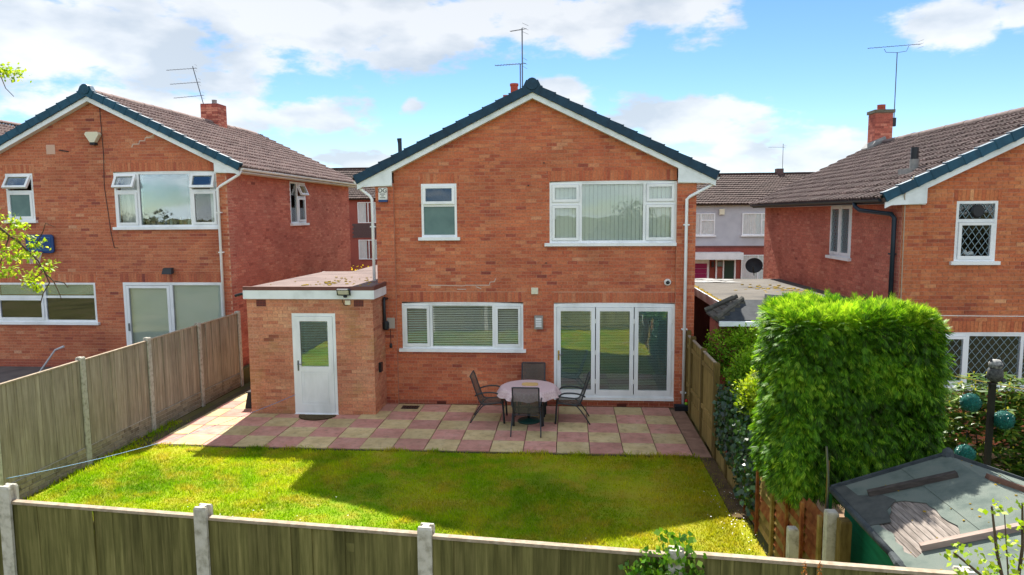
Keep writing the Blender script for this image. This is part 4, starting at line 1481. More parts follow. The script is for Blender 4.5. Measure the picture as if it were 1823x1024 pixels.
MB().box(-.345, .285, 9.005, 9.615, 7.88, 7.98).build('chimney_cap', mat('weathered_cap', [lin(86, 86, 74), lin(116, 112, 96)], 14, .95), st)
MB().lathe([(.13, 7.98), (.135, 8.01), (.12, 8.04), (.12, 8.14), (.125, 8.16)], (-.03, 9.30, 0), 16).build('chimney_pot', M['terracotta'], st)
MB().hexa([(-.52, 8.95, 6.72), (.02, 8.95, 6.99), (.02, 9.04, 6.99), (-.52, 9.04, 6.72), (-.52, 8.95, 6.80), (.02, 8.95, 7.07), (.02, 9.04, 7.15), (-.52, 9.04, 6.92)]).build('lead_flashing', M['lead'], st)
MB().hexa([(-.44, 8.93, 6.76), (-.31, 8.93, 6.83), (-.31, 9.70, 6.83), (-.44, 9.70, 6.76), (-.44, 8.93, 6.80), (-.31, 8.93, 6.98), (-.31, 9.70, 6.98), (-.44, 9.70, 6.80)]).build('lead_flashing', M['lead'], st)
vz = 6.93 - SLP * 2.72
MB().tube([(-2.72, 1.2, vz), (-2.72, 1.2, vz + .25)], .085, 14).build('flue_flashing', M['lead'], right)
MB().tube([(-2.72, 1.2, vz + .25), (-2.72, 1.2, vz + .50)], .075, 14).build('flue_terminal', M['black'], right)
MB().box(-2.95, -2.55, 1.03, 1.41, vz - .09, vz + .05).build('flue_flashing', M['lead'], right)

# ------------------------------------------------------------------ house further left, only its roof shows
far_l = empty('detached_house', (-21.6, 19.5, .9), 'brown tiled roof of a further house at the left edge of the picture', 'house', 'estate houses')
MB().prism([(-HW, -.6), (HW, -.6), (HW, 5.0), (0, ZA), (-HW, 5.0)], 0, 9.7).build('wall', M['brick_side'], far_l)
for s in (-1, 1):
    V = Vector((-s * CS, 0, SN))
    ex = HW + .5
    O, U = (Vector((ex, -.17, 6.93 - SLP * ex)), Vector((0, 1, 0))) if s > 0 else (Vector((-ex, 9.9, 6.93 - SLP * ex)), Vector((0, -1, 0)))
    rf = tiled_slope(far_l, O, U, V, 10.07, ex / CS, M['tile'], 0)
ridge_tiles(far_l, (0, -.16, 6.97), 10.05, M['tile'], rf)

# ------------------------------------------------------------------ terraces across the street
terr = empty('terraced_house', (9.5, 38.0, -.5), 'pale grey rendered terrace with magenta garage door seen between the houses', 'house', 'houses across the street')
FT = Fr((0, -.074, 0), (1, 0, 0), (0, -1, 0))
MB().box(-9.5, 9.5, 0, 8, 2.97, 5.25).build('rendered_wall', M['render'], terr)
MB().box(-9.5, 9.5, .01, 8, -.3, 2.965).build('wall', M['brick_side'], terr)
MB().box(-9.5, 9.5, -.1, .0, 5.12, 5.25).build('fascia', M['fascia'], terr)
MB().box(-9.5, 9.5, -.03, .0, 2.90, 2.985).build('band_course', M['brown_trim'], terr)
tl_ = math.hypot(4.4, 2.2)
tq_ = math.hypot(4.4, 1.75)
tiled_slope(terr, (-9.7, -.35, 5.22), (1, 0, 0), (0, 4.4 / tq_, 1.75 / tq_), 19.4, tq_, M['tile_far'], 0, exposure=.33, wtile=.33)
MB().hexa([(-9.7, 4.1, 6.90), (9.7, 4.1, 6.90), (9.7, 8.4, 5.2), (-9.7, 8.4, 5.2), (-9.7, 4.1, 6.98), (9.7, 4.1, 6.98), (9.7, 8.4, 5.28), (-9.7, 8.4, 5.28)]).build('back_roof', M['tile_far'], terr)
MB().box(-9.7, 9.7, 3.95, 4.2, 6.95, 7.06).build('ridge', M['tile_far'], terr)
MB().box(2.5, 2.9, 3.9, 4.3, 6.9, 7.28).build('chimney', M['slate'], terr)
for a, b_ in ((-6.4, -4.6), (-3.1, -1.75), (-.33, 1.9), (3.4, 5.0)):
    w = window(terr, FT, a, b_, 3.55, 4.72, [('v', a + (b_ - a) * .45, 3.6, 4.67), ('h', 4.35, a + (b_ - a) * .45 + .03, b_ - .05)],
               [(a + .05, a + (b_ - a) * .45 - .03, 3.6, 4.67, 'fixed', 0, 'glass_far'), (a + (b_ - a) * .45 + .03, b_ - .05, 3.6, 4.32, 'fixed', 0, 'glass_far'), (a + (b_ - a) * .45 + .03, b_ - .05, 4.38, 4.67, 'fixed', 0, 'glass_far')], sill=(a - .06, b_ + .06))
    curtain(w, FT, a + .05, b_ - .05, 3.6, 4.67, n=-.045, amp=.008)
w = window(terr, FT, -.33, 2.2, .9, 2.5, [('v', .55, .95, 2.45)], [(-.28, .52, .95, 2.45, 'fixed', 0, 'glass_far'), (.58, 2.15, .95, 2.45, 'fixed', 0, 'glass_far')])
curtain(w, FT, -.28, 2.15, .95, 2.45, n=-.045, amp=.008)
MB().box(-3.6, -.42, -.9, -.002, 2.30, 2.66).build('porch_canopy', M['fascia'], terr)
gd = MB().box(-5.3, -2.0, -.03, .005, -.3, 2.295).build('garage_frame', M['upvc'], terr)
for i in range(6):
    MB().box(-4.9, -2.12, -.05, -.032, .37 + i * .28, .64 + i * .28).build('garage_door_panel', M['maroon'], gd)
dr = MB().ring(FT, -1.68, -.62, .1, 2.29, .08, -.02, .04).fbox(FT, -1.30, -1.23, .18, 2.21, -.02, .035).build('front_door', M['upvc'], terr)
MB().fbox(FT, -1.22, -.71, .3, 2.18, .0, .02).build('door_leaf', mat('green_door', [lin(32, 60, 48)], rough=.4), dr)
pane(FT, -1.59, -1.31, .2, 1.8, .02, dr)
MB().fbox(FT, -1.58, -1.32, 1.88, 2.15, .0, .03).build('fanlight', M['frost'], dr)
MB().box(-1.98, -1.69, -.04, .004, -.3, 2.29).build('brick_jamb', M['brick'], terr)
MB().fbox(FT, -1.89, -1.78, 1.85, 2.15, -.03, .1).build('carriage_lamp', M['black'], terr)
MB().fbox(FT, -1.55, -1.28, 4.65, 4.95, .0, .08).build('alarm_box', M['cream'], terr)

terl = empty('terraced_house', (-13.4, 45.0, .2), 'brick terrace with tile-hung bay glimpsed in the gap left of the middle house', 'house', 'houses across the street')
MB().box(-7, 9, 0, 8, -.5, 5.2).build('wall', M['brick_side'], terl)
tiled_slope(terl, (-7.2, -.35, 5.15), (1, 0, 0), (0, 4.4 / tl_, 2.2 / tl_), 16.4, tl_, M['tile_far'], 0, exposure=.33, wtile=.33)
MB().hexa([(-7.2, 4.1, 7.28), (9.2, 4.1, 7.28), (9.2, 8.4, 5.1), (-7.2, 8.4, 5.1), (-7.2, 4.1, 7.36), (9.2, 4.1, 7.36), (9.2, 8.4, 5.18), (-7.2, 8.4, 5.18)]).build('back_roof', M['tile_far'], terl)
MB().box(-7.2, 9.2, 3.95, 4.2, 7.33, 7.45).build('ridge', M['tile_far'], terl)
for lo, hi in ((3.55, 4.92), (1.15, 2.45)):
    w = window(terl, FT, -.50, .85, lo, hi, [('v', .2, lo + .05, hi - .05)], [(-.45, .17, lo + .05, hi - .05, 'fixed', 0, 'glass_far'), (.23, .80, lo + .05, hi - .05, 'fixed', 0, 'glass_far')])
    curtain(w, FT, -.45, .05, lo + .05, hi - .05, n=-.045, amp=.008)
    curtain(w, FT, .4, .80, lo + .05, hi - .05, n=-.045, amp=.008)
mb = MB()
for r in range(7):
    z = 2.58 + r * .13
    for i in range(14):
        x = -.9 + i * .16 + (.08 if r % 2 else 0)
        mb.hexa([(x, -.05, z), (x + .155, -.05, z), (x + .155, -.001, z), (x, -.001, z), (x, -.02, z + .15), (x + .155, -.02, z + .15), (x + .155, -.001, z + .15), (x, -.001, z + .15)])
mb.build('hung_tiles', M['slate'], terl, 'stuff')
# low wall with yellow flowers in that gap
tag(MB().box(-11.0, -7.4, 27.6, 27.85, -.3, 1.85).build('garden_wall', M['brick_side']), 'low pinkish wall in the gap between the left and middle houses', 'wall')
n = 160
P = np.stack([rng.normal(-8.6, .35, n), rng.normal(27.3, .15, n), 1.7 + np.abs(rng.normal(0, .25, n))], 1)
tag(big_mesh('flowering_shrub', leaf_quads(P, rand_dirs(n), rand_dirs(n), rng.uniform(.06, .12, n), rng.uniform(.05, .1, n)), 4,
             leaf_mat('yellow_blossom', [lin(84, 110, 30), lin(210, 190, 30), lin(236, 214, 60)]), rng.random(n)), 'yellow flowering shrub in front of the far low wall', 'shrub')

# ------------------------------------------------------------------ flat-roofed garage between middle and right houses
gar = empty('garage', (5.0, 18.0, -.3), 'flat grey felt roofed garage beside the right house, mossy near its edge', 'garage')
MB().box(-1.52, 1.6, -2.2, 4.1, -.2, 2.38).build('wall', mat('dark_purple_brick', [lin(66, 36, 36), lin(92, 52, 46)], 9, .9, .3, 60), gar)
grf = MB().hexa([(-1.62, -2.3, 2.50), (1.62, -2.3, 2.50), (1.62, 4.2, 2.42), (-1.62, 4.2, 2.42), (-1.62, -2.3, 2.56), (1.62, -2.3, 2.56), (1.62, 4.2, 2.48), (-1.62, 4.2, 2.48)]).build('flat_roof', M['felt_grey'], gar)
MB().box(-1.66, -1.625, -2.32, 4.2, 2.36, 2.56).build('eave_board', M['fascia'], gar)
mb = MB()
for i in range(160):
    s_ = random.uniform(.02, .06)
    mb.lathe([(s_, 0), (s_ * .8, s_ * .4), (s_ * .2, s_ * .55)], (-1.58 + random.uniform(-.03, .05), random.uniform(-2.2, 3.2), 2.54 - .0), 6)
for i in range(130):
    s_ = random.uniform(.02, .07)
    mb.lathe([(s_, 0), (s_ * .8, s_ * .35), (s_ * .2, s_ * .45)], (random.gauss(.55, .45), random.gauss(.5, .8), 2.515), 6)
mb.build('moss', M['moss'], grf, 'stuff')
mb = MB()
for i in range(26):
    s_ = random.uniform(.1, .28)
    k = 9
    cx_, cy_ = random.uniform(-1.3, -.2), random.uniform(2.6, 3.9)
    mb.add([(cx_ + s_ * 1.5 * math.cos(a) * random.uniform(.6, 1), cy_ + s_ * .5 * math.sin(a) * random.uniform(.6, 1), 2.51 + .0006 * i) for a in [2 * math.pi * j / k for j in range(k)]], [tuple(range(k))])
mb.build('pale_stain', mat('lime_stain', [lin(150, 150, 148)], rough=.6), grf, 'stuff')
MB().box(1.58, 1.64, -2.3, 4.2, 2.50, 2.64).build('wall_flashing', M['gutter_black'], grf)
MB().hexa([(-.55, -1.9, 2.54), (.15, -1.9, 2.54), (.15, -1.82, 2.54), (-.55, -1.82, 2.54), (-.55, -1.88, 2.70), (.15, -1.88, 2.66), (.15, -1.84, 2.66), (-.55, -1.84, 2.70)]).build('roof_upstand', M['lead'], grf)
# small hipped stone-tiled lean-to in front of it
lean = empty('lean_to', (3.25, 13.9, -.5), 'small grey stone-tiled pitched canopy poking up behind the bushes', 'canopy')
MB().box(-.38, .9, -.35, .45, 0, 2.62).build('wall', M['brick_side'], lean)
for i in range(5):
    xa, xb = -.45 + .125 * i, -.45 + .125 * (i + 1) + .03
    ya, za = -.5 + .12 * i, 2.72 + .058 * i
    k = 3
    for j in range(k):
        y0, y1 = ya + (.5 - ya) * j / k, ya + (.5 - ya) * (j + 1) / k - .006
        q = [(xa, y0, za), (xb, y0, za + .045), (xb, y1, za + .045), (xa, y1, za)]
        MB().hexa([(x, y, z - .03) for x, y, z in q] + [(x, y, z + .012) for x, y, z in q]).build('roof_tile', M['stone_tile'], lean)
MB().tube([(-.45, -.5, 2.74), (-.15, -.2, 2.89), (.17, .1, 3.05)], .055, 8).build('hip_tile', M['stone_tile'], lean)
MB().tube([(-.47, .5, 2.76), (.17, .5, 3.06)], .05, 8).build('verge_tile', M['stone_tile'], lean)
MB().hexa([(-.42, -.5, 2.66), (.9, -.5, 2.66), (.9, .1, 2.96), (.17, .1, 2.96), (-.42, -.5, 2.71), (.9, -.5, 2.71), (.9, .1, 3.03), (.17, .1, 3.03)]).build('front_slope', mat('dark_slate', [lin(40, 46, 52), lin(62, 66, 70)], 8), lean)
MB().box(-.4, .9, -.58, -.51, 2.60, 2.69).build('gutter_board', M['fascia'], lean)

# ------------------------------------------------------------------ fences
def hpost(h, mt=M['concrete'], w=.115, d=.10, name='post', fluted=True):
    mb = MB()
    if fluted:
        n_ = .028
        pts = [(-w / 2, -d / 2), (w / 2, -d / 2), (w / 2, -.026), (w / 2 - n_, -.026), (w / 2 - n_, .026), (w / 2, .026), (w / 2, d / 2), (-w / 2, d / 2), (-w / 2, .026), (-w / 2 + n_, .026), (-w / 2 + n_, -.026), (-w / 2, -.026)]
    else:
        pts = [(-w / 2, -d / 2), (w / 2, -d / 2), (w / 2, d / 2), (-w / 2, d / 2)]
    k = len(pts)
    zt = h - .02
    vs = [(x, y, -.3) for x, y in pts] + [(x, y, zt) for x, y in pts] + [(x * .9, y * .86, h) for x, y in pts]
    fs = [(i, (i + 1) % k, k + (i + 1) % k, k + i) for i in range(k)] + [(k + i, k + (i + 1) % k, 2 * k + (i + 1) % k, 2 * k + i) for i in range(k)]
    fs += [tuple(range(2 * k, 3 * k))]
    mb.add(vs, fs)
    return mb.mesh(name, mt)


def board_mesh(w, h, mt):
    return MB().hexa([(-w / 2, -.012, 0), (w / 2, -.004, 0), (w / 2, .004, 0), (-w / 2, .004, 0),
                      (-w / 2, -.012, h), (w / 2, -.004, h), (w / 2, .004, h), (-w / 2, .004, h)]).mesh('board', mt)


def feather_fence(root, n, pitch, z_post, z_top, board, cap, gravel, postm, start=0, postdz=None):
    """panels of overlapped vertical boards between slotted concrete posts, along root-local +x, facing -y"""
    pm = hpost(1.0, postm)
    bw = .105
    inner = pitch - .07
    k = int(round(inner / .092))
    st = inner / k
    zb = gravel + .01 if gravel else .03
    bm = [board_mesh(bw, z_top - zb, board)]
    for i in range(start, n + 1):
        dz = postdz[i] if postdz else 0
        put('post', hpost(z_post + dz, postm), root, None, (i * pitch, 0, 0), (random.gauss(0, .004), random.gauss(0, .006), 0))
        if i == n:
            break
        x0 = i * pitch + .035
        dz = random.uniform(-.012, .012)
        for j in range(k):
            o = put('board', bm[0], root, None, (x0 + (j + .5) * st, random.uniform(-.003, .003) - .004, zb + dz), (random.gauss(0, .004), 0, random.gauss(0, .02) - .03))
        MB().box(x0, x0 + inner, -.028, .026, z_top + dz + .001, z_top + dz + .026).build('capping_rail', cap, root)
        for rz in (zb + .15, (zb + z_top) / 2, z_top - .15):
            MB().box(x0, x0 + inner, .006, .034, rz - .035, rz + .035).build('rail', board, root)
        if gravel:
            g = MB()
            g.box(x0, x0 + inner, -.018, .02, -.1, gravel)
            go = g.build('gravel_board', M['concrete'], root)
            if gravel > .2:          # rock-faced pattern cast in the gravel board
                for r in range(4):
                    xx = x0
                    while xx < x0 + inner - .05:
                        wst = min(random.uniform(.14, .34), x0 + inner - xx)
                        pr = random.uniform(.006, .016)
                        zz = -.05 + r * (gravel + .05) / 4
                        g2 = MB().box(xx + .006, xx + wst - .006, -.018 - pr, -.0181, zz + .006, zz + (gravel + .05) / 4 - .006)
                        g2.build('cast_stone', M['stone'], go)
                        xx += wst


M['stone'] = mat('cast_stone', [lin(118, 106, 88), lin(158, 146, 124), lin(140, 126, 104)], 7, .95, .4, 80, vary=.25)
lf_ = empty('board_fence', (GX0, 9.19, 0), 'grey weathered board fence with concrete posts down the left side', 'fence', 'garden fences', rz=R(90))
lf_.rotation_euler = (0, 0, R(90))
feather_fence(lf_, 4, 1.905, 1.86, 1.79, M['w_left'], M['w_cap'], .27, M['concrete'], start=-2)
fa = math.atan2(-.19, 1.93)
nf = empty('board_fence', (-4.99, 5.55, 0), 'dark algae-stained board fence across the foreground with concrete posts', 'fence', 'garden fences', rz=fa)
feather_fence(nf, 4, 1.94, 1.84, 1.725, M['w_near'], M['w_cap'], 0, M['concrete'], start=-1, postdz=[.05, 0, -.03, -.05, -.05, 0])

# right boundary: tall board panels near the house
rfn = empty('board_fence', (2.58, 15.1, 0), 'tall yellowish board fence by the patio on the right side', 'fence', 'garden fences', rz=R(-90))
pz = [0, .55, 1.72, 2.88]
for i, x in enumerate(pz):
    put('post', hpost(1.72 - .03 * i, M['w_post'], .10, .10, fluted=False), rfn, None, (x, 0, 0), (0, random.gauss(0, .01), 0))
bmR = board_mesh(.125, 1.28, M['w_right'])
for a, b_ in zip(pz, pz[1:]):
    k = max(2, int((b_ - a - .1) / .115))
    for j in range(k):
        put('board', bmR, rfn, None, (a + .05 + (j + .5) * (b_ - a - .1) / k, 0, .32 + random.uniform(-.01, .01)), (0, 0, random.gauss(0, .02)))
    MB().box(a + .05, b_ - .05, -.045, -.014, .52, .60).build('rail', M['w_right'], rfn)
    MB().box(a + .05, b_ - .05, -.045, -.014, 1.36, 1.44).build('rail', M['w_right'], rfn)
    MB().box(a + .05, b_ - .05, -.03, .02, 1.601, 1.625).build('capping_rail', M['w_cap'], rfn)
    MB().box(a + .05, b_ - .05, -.02, .02, -.05, .31).build('gravel_board', M['w_right'], rfn)

# low rotten stretch under the ivy
lowf = empty('low_board_fence', (2.56, 12.1, 0), 'low broken timber edging fence under the dark ivy', 'fence', 'garden fences', rz=R(-90))
for x, h in ((.12, .52), (.95, .36), (2.08, .66)):
    put('post', hpost(h, M['concrete'] if h > .6 else M['w_post'], .09, .09, fluted=False), lowf, None, (x, 0, 0), (0, random.gauss(0, .03), 0))
for x0, x1, za, zb_ in ((.17, .52, .42, .36), (.53, .9, .40, .30), (1.0, 1.5, .40, .34), (1.51, 2.0, .38, .26)):
    MB().hexa([(x0, -.012, -.1), (x1, -.012, -.1), (x1, .012, -.1), (x0, .012, -.1), (x0, -.012, za), (x1, -.012, zb_), (x1, .012, zb_), (x0, .012, za)]).build('board', M['w_right'], lowf)

# overlapped horizontal slat panels, warped and rotting
dg_ = empty('lap_slat_fence', (2.56, 9.85, 0), 'sagging reddish overlapped slat fence panels beside the shed', 'fence', 'garden fences', rz=R(-90))
for (x0, x1, z0, z1, mt) in ((.08, .66, .02, .55, 'w_slat_g'), (.70, 1.33, .04, .98, 'w_slat_g'), (1.39, 2.40, .05, 1.10, 'w_slat'), (2.45, 2.93, .05, 1.18, 'w_slat')):
    z = z0
    sag = random.uniform(-.02, .02)
    while z < z1:
        mtx = mt if random.random() < .75 else ('w_slat' if mt == 'w_slat_g' else 'w_slat_g')
        h = min(.125, z1 + .02 - z)
        wv_ = [random.uniform(-.008, .008) for _ in range(6)]
        mb = MB()
        k = 5
        y0_ = random.uniform(-.004, .004)
        for i in range(k):
            xa, xb = x0 + (x1 - x0) * i / k, x0 + (x1 - x0) * (i + 1) / k
            za, zb = z + wv_[i] + sag * i / k, z + wv_[i + 1] + sag * (i + 1) / k
            mb.hexa([(xa, y0_ - .034, za), (xb, y0_ - .034, zb), (xb, y0_ - .024, zb), (xa, y0_ - .024, za),
                     (xa, y0_ + .004, za + h), (xb, y0_ + .004, zb + h), (xb, y0_ + .012, zb + h), (xa, y0_ + .012, za + h)])
        mb.build('slat', M[mtx], dg_)
        z += .096
for x, h, w_ in ((.06, .60, .05), (.68, .95, .05), (1.36, 1.04, .075), (1.92, 1.08, .04), (2.43, 1.14, .05), (2.95, 1.22, .06)):
    MB().box(x - w_ / 2, x + w_ / 2, -.07, -.038, -.1, h).build('upright', M['w_slat_g'] if x in (1.36, 2.95) else M['w_slat'], dg_)
put('post', hpost(1.34, M['concrete'], .10, .11, fluted=False), dg_, None, (3.10, 0, 0))
put('post', hpost(1.33, M['w_post'], .11, .10, fluted=False), dg_, None, (3.24, .06, 0), (0, .02, 0))
put('post', hpost(.93, M['concrete'], .10, .10, fluted=False), dg_, None, (2.62, -.2, 0), (0, -.02, 0))

# ------------------------------------------------------------------ shed
shed = empty('garden_shed', (3.8, 5.9, -.5), 'green timber shed with torn grey felt roof showing bare planks', 'shed')
SX = 1.0
for i in range(16):
    z = i * .12
    for s in (-1, 1):
        x = s * SX
        MB().hexa([(x - .014, -1.25, z), (x + .014, -1.25, z), (x + .014, 1.12, z), (x - .014, 1.12, z),
                   (x - .008, -1.25, z + .118), (x + .008, -1.25, z + .118), (x + .008, 1.12, z + .118), (x - .008, 1.12, z + .118)]).build('wall_board', M['shed_green'], shed)
    MB().box(-SX + .02, SX - .02, 1.095, 1.115, z, z + .118).build('wall_board', M['shed_green'], shed)
MB().prism([(-SX + .02, 1.93), (SX - .02, 1.93), (0, 2.24)], 1.095, 1.115).build('gable_board', M['shed_green'], shed)
RM = (1.80 - 1.43) / 1.08                  # roof pitch
ZR = 2.30                                  # ridge, root-local
LX = 1.09
for s in (-1, 1):                          # boarded deck under the felt
    k = 22
    for i in range(k):
        a, b_ = LX * i / k, LX * (i + 1) / k - .006
        MB().hexa([(s * a, -1.35, ZR - RM * a - .030), (s * b_, -1.35, ZR - RM * b_ - .030), (s * b_, 1.17, ZR - RM * b_ - .030), (s * a, 1.17, ZR - RM * a - .030),
                   (s * a, -1.35, ZR - RM * a - .010), (s * b_, -1.35, ZR - RM * b_ - .010 - random.uniform(0, .004)), (s * b_, 1.17, ZR - RM * b_ - .010 - random.uniform(0, .004)), (s * a, 1.17, ZR - RM * a - .010)]).build('roof_plank', M['w_grey'], shed)
HOLE = [(3.03, 6.54), (3.12, 6.50), (3.24, 6.36), (3.25, 6.22), (3.23, 6.08), (3.26, 5.88), (3.20, 5.72), (3.08, 5.69), (2.91, 5.67), (2.80, 5.60), (2.765, 5.72), (2.79, 5.80),
        (2.775, 5.90), (2.81, 6.02), (2.785, 6.12), (2.79, 6.27), (2.83, 6.28), (2.86, 6.34), (2.91, 6.33), (2.96, 6.41), (2.99, 6.50)]
fine = []
for p, q in zip(HOLE, HOLE[1:] + HOLE[:1]):
    fine += [p, ((p[0] + q[0]) / 2 + random.uniform(-.012, .012), (p[1] + q[1]) / 2 + random.uniform(-.012, .012))]
HOLE = [(x - 3.8, y - 5.9) for x, y in fine]


def felt_sheet(outer, hole, z, th=.006):
    lists = [[Vector((x, y, 0)) for x, y in outer]] + ([[Vector((x, y, 0)) for x, y in hole]] if hole else [])
    flat = outer + (hole or [])
    tris = tessellate_polygon(lists)
    mb = MB()
    vs = [(x, y, z(x)) for x, y in flat]
    nb = len(flat)
    vs += [(x, y, z(x) - th) for x, y in flat]
    fs = []
    for a, b2, c2 in tris:
        pa, pb, pc = flat[a], flat[b2], flat[c2]
        if (pb[0] - pa[0]) * (pc[1] - pa[1]) - (pb[1] - pa[1]) * (pc[0] - pa[0]) < 0:
            b2, c2 = c2, b2
        fs.append((a, b2, c2))
        fs.append((nb + c2, nb + b2, nb + a))
    for loop, off in ((outer, 0), (hole or [], len(outer))):
        m_ = len(loop)
        for i in range(m_):
            j = (i + 1) % m_
            fs.append((off + i, off + j, nb + off + j, nb + off + i))
    mb.add(vs, fs)
    return mb


zl = lambda x: ZR - RM * abs(x) + .002
felt_sheet([(-LX - .02, -1.4), (0, -1.4), (0, 1.2), (-LX - .02, 1.2)], HOLE, zl).build('roof_felt', M['felt_green'], shed)
felt_sheet([(0.001, -1.4), (LX + .02, -1.4), (LX + .02, 1.2), (0.001, 1.2)], None, zl).build('roof_felt', M['felt_green'], shed)
felt_sheet([(-LX - .03, .35), (-LX + .16, .30), (-LX + .22, .52), (-LX + .35, .64), (-LX + .30, .80), (-LX + .12, .92), (-LX + .10, 1.21), (-LX - .03, 1.21)], None, lambda x: zl(x) + .007).build('felt_patch', mat('dark_felt', [lin(62, 66, 64), lin(86, 88, 84)], 8, .95, .5, 200), shed)
felt_sheet([(-.46, -1.4), (-.003, -1.4), (-.003, 1.2), (-.44, 1.2)], None, lambda x: zl(x) + .0065).build('felt_lap', M['felt_green'], shed)
felt_sheet([(.45, -1.4), (LX + .02, -1.4), (LX + .02, 1.2), (.47, 1.2)], None, lambda x: zl(x) + .0065).build('felt_lap', M['felt_green'], shed)
mb = MB()
for i in range(60):
    x_, y_ = random.uniform(-LX + .05, LX - .1), random.uniform(-1.0, 1.15)
    s_ = random.uniform(.006, .016)
    mb.lathe([(s_, 0), (s_ * .7, s_ * .5), (s_ * .2, s_ * .6)], (x_, y_, zl(x_) + .006), 5)
mb.build('roof_debris', M['moss'], shed, 'stuff')
# folded felt drip along the eave and far verge
mdk = mat('dark_felt_edge', [lin(46, 52, 56), lin(74, 80, 82)], 10, .9, .5, 90)
MB().tube([(-LX - .03, 1.21, zl(LX) - .01), (-LX - .035, .4, zl(LX) - .012), (-LX - .03, -.15, zl(LX) - .02)], [.03, .034, .03], 8).build('felt_edge', mdk, shed, smooth=True)
MB().tube([(-LX - .03, -.15, zl(LX) - .02), (-LX - .04, -.3, zl(LX) - .03), (-LX - .02, -.42, zl(LX) - .05)], [.03, .04, .02], 8).build('felt_edge', mdk, shed)
MB().beam((-LX - .02, 1.215, zl(LX) + .0), (0, 1.215, ZR + .01), .03, .05).build('verge_strip', mdk, shed)
MB().beam((0, 1.215, ZR + .012), (LX + .02, 1.215, zl(LX) + .0), .03, .05).build('verge_strip', mdk, shed)
MB().lathe([(.06, 0), (.05, .05), (.02, .08)], (0, 1.2, ZR), 8).build('ridge_cap_end', mdk, shed)
MB().beam((-.90, .86, zl(.90) + .03), (-.15, .75, zl(.15) + .03), .06, .05).build('roof_batten', M['batten'], shed)
MB().beam((-.93, -.22, zl(.93) + .03), (-.12, -.33, zl(.12) + .03), .055, .05).build('roof_batten', M['batten_pale'], shed)
MB().beam((.05, .62, zl(.05) + .025), (.85, .62, zl(.85) + .025), .06, .045).build('roof_batten', mat('rusty_batten', [lin(96, 68, 56), lin(130, 96, 80)], 8), shed)

# ------------------------------------------------------------------ plants
def box_surface(n, x0, x1, y0, y1, z0, z1, ex=.5):
    """points on a rounded, slightly lumpy box with outward normals"""
    c0 = np.array([(x0 + x1) / 2, (y0 + y1) / 2, (z0 + z1) / 2])
    h = np.array([(x1 - x0) / 2, (y1 - y0) / 2, (z1 - z0) / 2])
    areas = np.array([h[1] * h[2], h[1] * h[2], h[0] * h[2], h[0] * h[2], h[0] * h[1], h[0] * h[1] * .3])
    f = rng.choice(6, n, p=areas / areas.sum())
    q = rng.uniform(-1, 1, (n, 3))
    ax = f // 2
    q[np.arange(n), ax] = np.where(f % 2 == 0, -1., 1.)
    q[(f == 4), 2] = 1
    q[(f == 5), 2] = -1
    # round the corners with a superellipsoid norm
    k = (np.abs(q) ** 10).sum(1) ** (1 / 10)
    q = q / k[:, None]
    N = unit(np.sign(q) * np.abs(q) ** 5 / h)
    return c0 + q * h, N


def lump(P, s, amp, seed=0.0):
    return np.array([amp * mnoise.fractal(Vector((p[0] * s + seed, p[1] * s, p[2] * s)), 1.0, 2.0, 3) for p in P])


HB = (2.36, 4.02, 7.62, 8.85, 1.05, 3.12)
hedge = empty('conifer_hedge', (3.3, 8.3, -.5), 'big clipped block of bright green conifer above the slat fence', 'hedge')


def thuja_sprays(nspray):
    P, N = box_surface(nspray, *HB)
    shoot = (rng.random((nspray, 1)) < .07) * rng.random((nspray, 1)) * .09
    P = P + N * (lump(P, 1.3, .07)[:, None] + lump(P, 4.0, .06, 3.0)[:, None] + shoot - rng.random((nspray, 1)) ** 2 * .24)
    # ragged lower edge tapering in
    out = []
    tn = []
    droop = np.array([0, 0, -1.0])
    up = np.array([0, 0, 1.0])
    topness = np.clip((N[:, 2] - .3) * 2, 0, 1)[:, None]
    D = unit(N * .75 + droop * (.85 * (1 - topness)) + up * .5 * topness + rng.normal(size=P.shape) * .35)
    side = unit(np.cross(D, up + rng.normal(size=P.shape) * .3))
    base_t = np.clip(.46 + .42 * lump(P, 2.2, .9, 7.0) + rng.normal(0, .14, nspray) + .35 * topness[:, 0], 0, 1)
    face = unit(np.cross(side, D) + rng.normal(size=P.shape) * .25)
    L0 = rng.uniform(.065, .13, nspray)
    for k, (off, ang, ln) in enumerate(((0, 0, 1.15), (.15, .6, .75), (.15, -.6, .75), (.38, .5, .7), (.38, -.5, .7), (.62, .4, .6), (.62, -.4, .6))):
        b = P + D * (L0 * off)[:, None]
        d = unit(D * math.cos(ang) + side * math.sin(ang) + droop * .12)
        out.append(leaf_quads(b, d, face, L0 * ln, L0 * .105, .04))
        tn.append(np.clip(base_t + rng.normal(0, .19, nspray) + .1 * off, 0, 1))
    return np.concatenate(out) - np.array([3.3, 8.3, -.5]), np.concatenate(tn)


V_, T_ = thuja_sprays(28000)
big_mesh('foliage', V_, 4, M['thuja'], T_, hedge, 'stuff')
Pb, Nb = box_surface(260, *HB)
for i in range(260):
    p = Vector(Pb[i]) - Vector((3.3, 8.3, -.5))
    q = Vector(Nb[i])
    if i % 4 == 0:
        MB().tube([p - q * .3 + Vector((0, 0, .1)), p - q * .12, p + q * .03 + Vector((0, 0, -.05))], [.007, .005, .002], 5).build('twig', M['bark'], hedge)
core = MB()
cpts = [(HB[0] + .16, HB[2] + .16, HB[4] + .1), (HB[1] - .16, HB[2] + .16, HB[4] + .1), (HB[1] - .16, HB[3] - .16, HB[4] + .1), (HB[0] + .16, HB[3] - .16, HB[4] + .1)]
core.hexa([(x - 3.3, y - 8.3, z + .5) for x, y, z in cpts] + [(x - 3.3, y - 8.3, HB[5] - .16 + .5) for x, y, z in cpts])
core.build('inner_branches', M['thuja_core'], hedge)
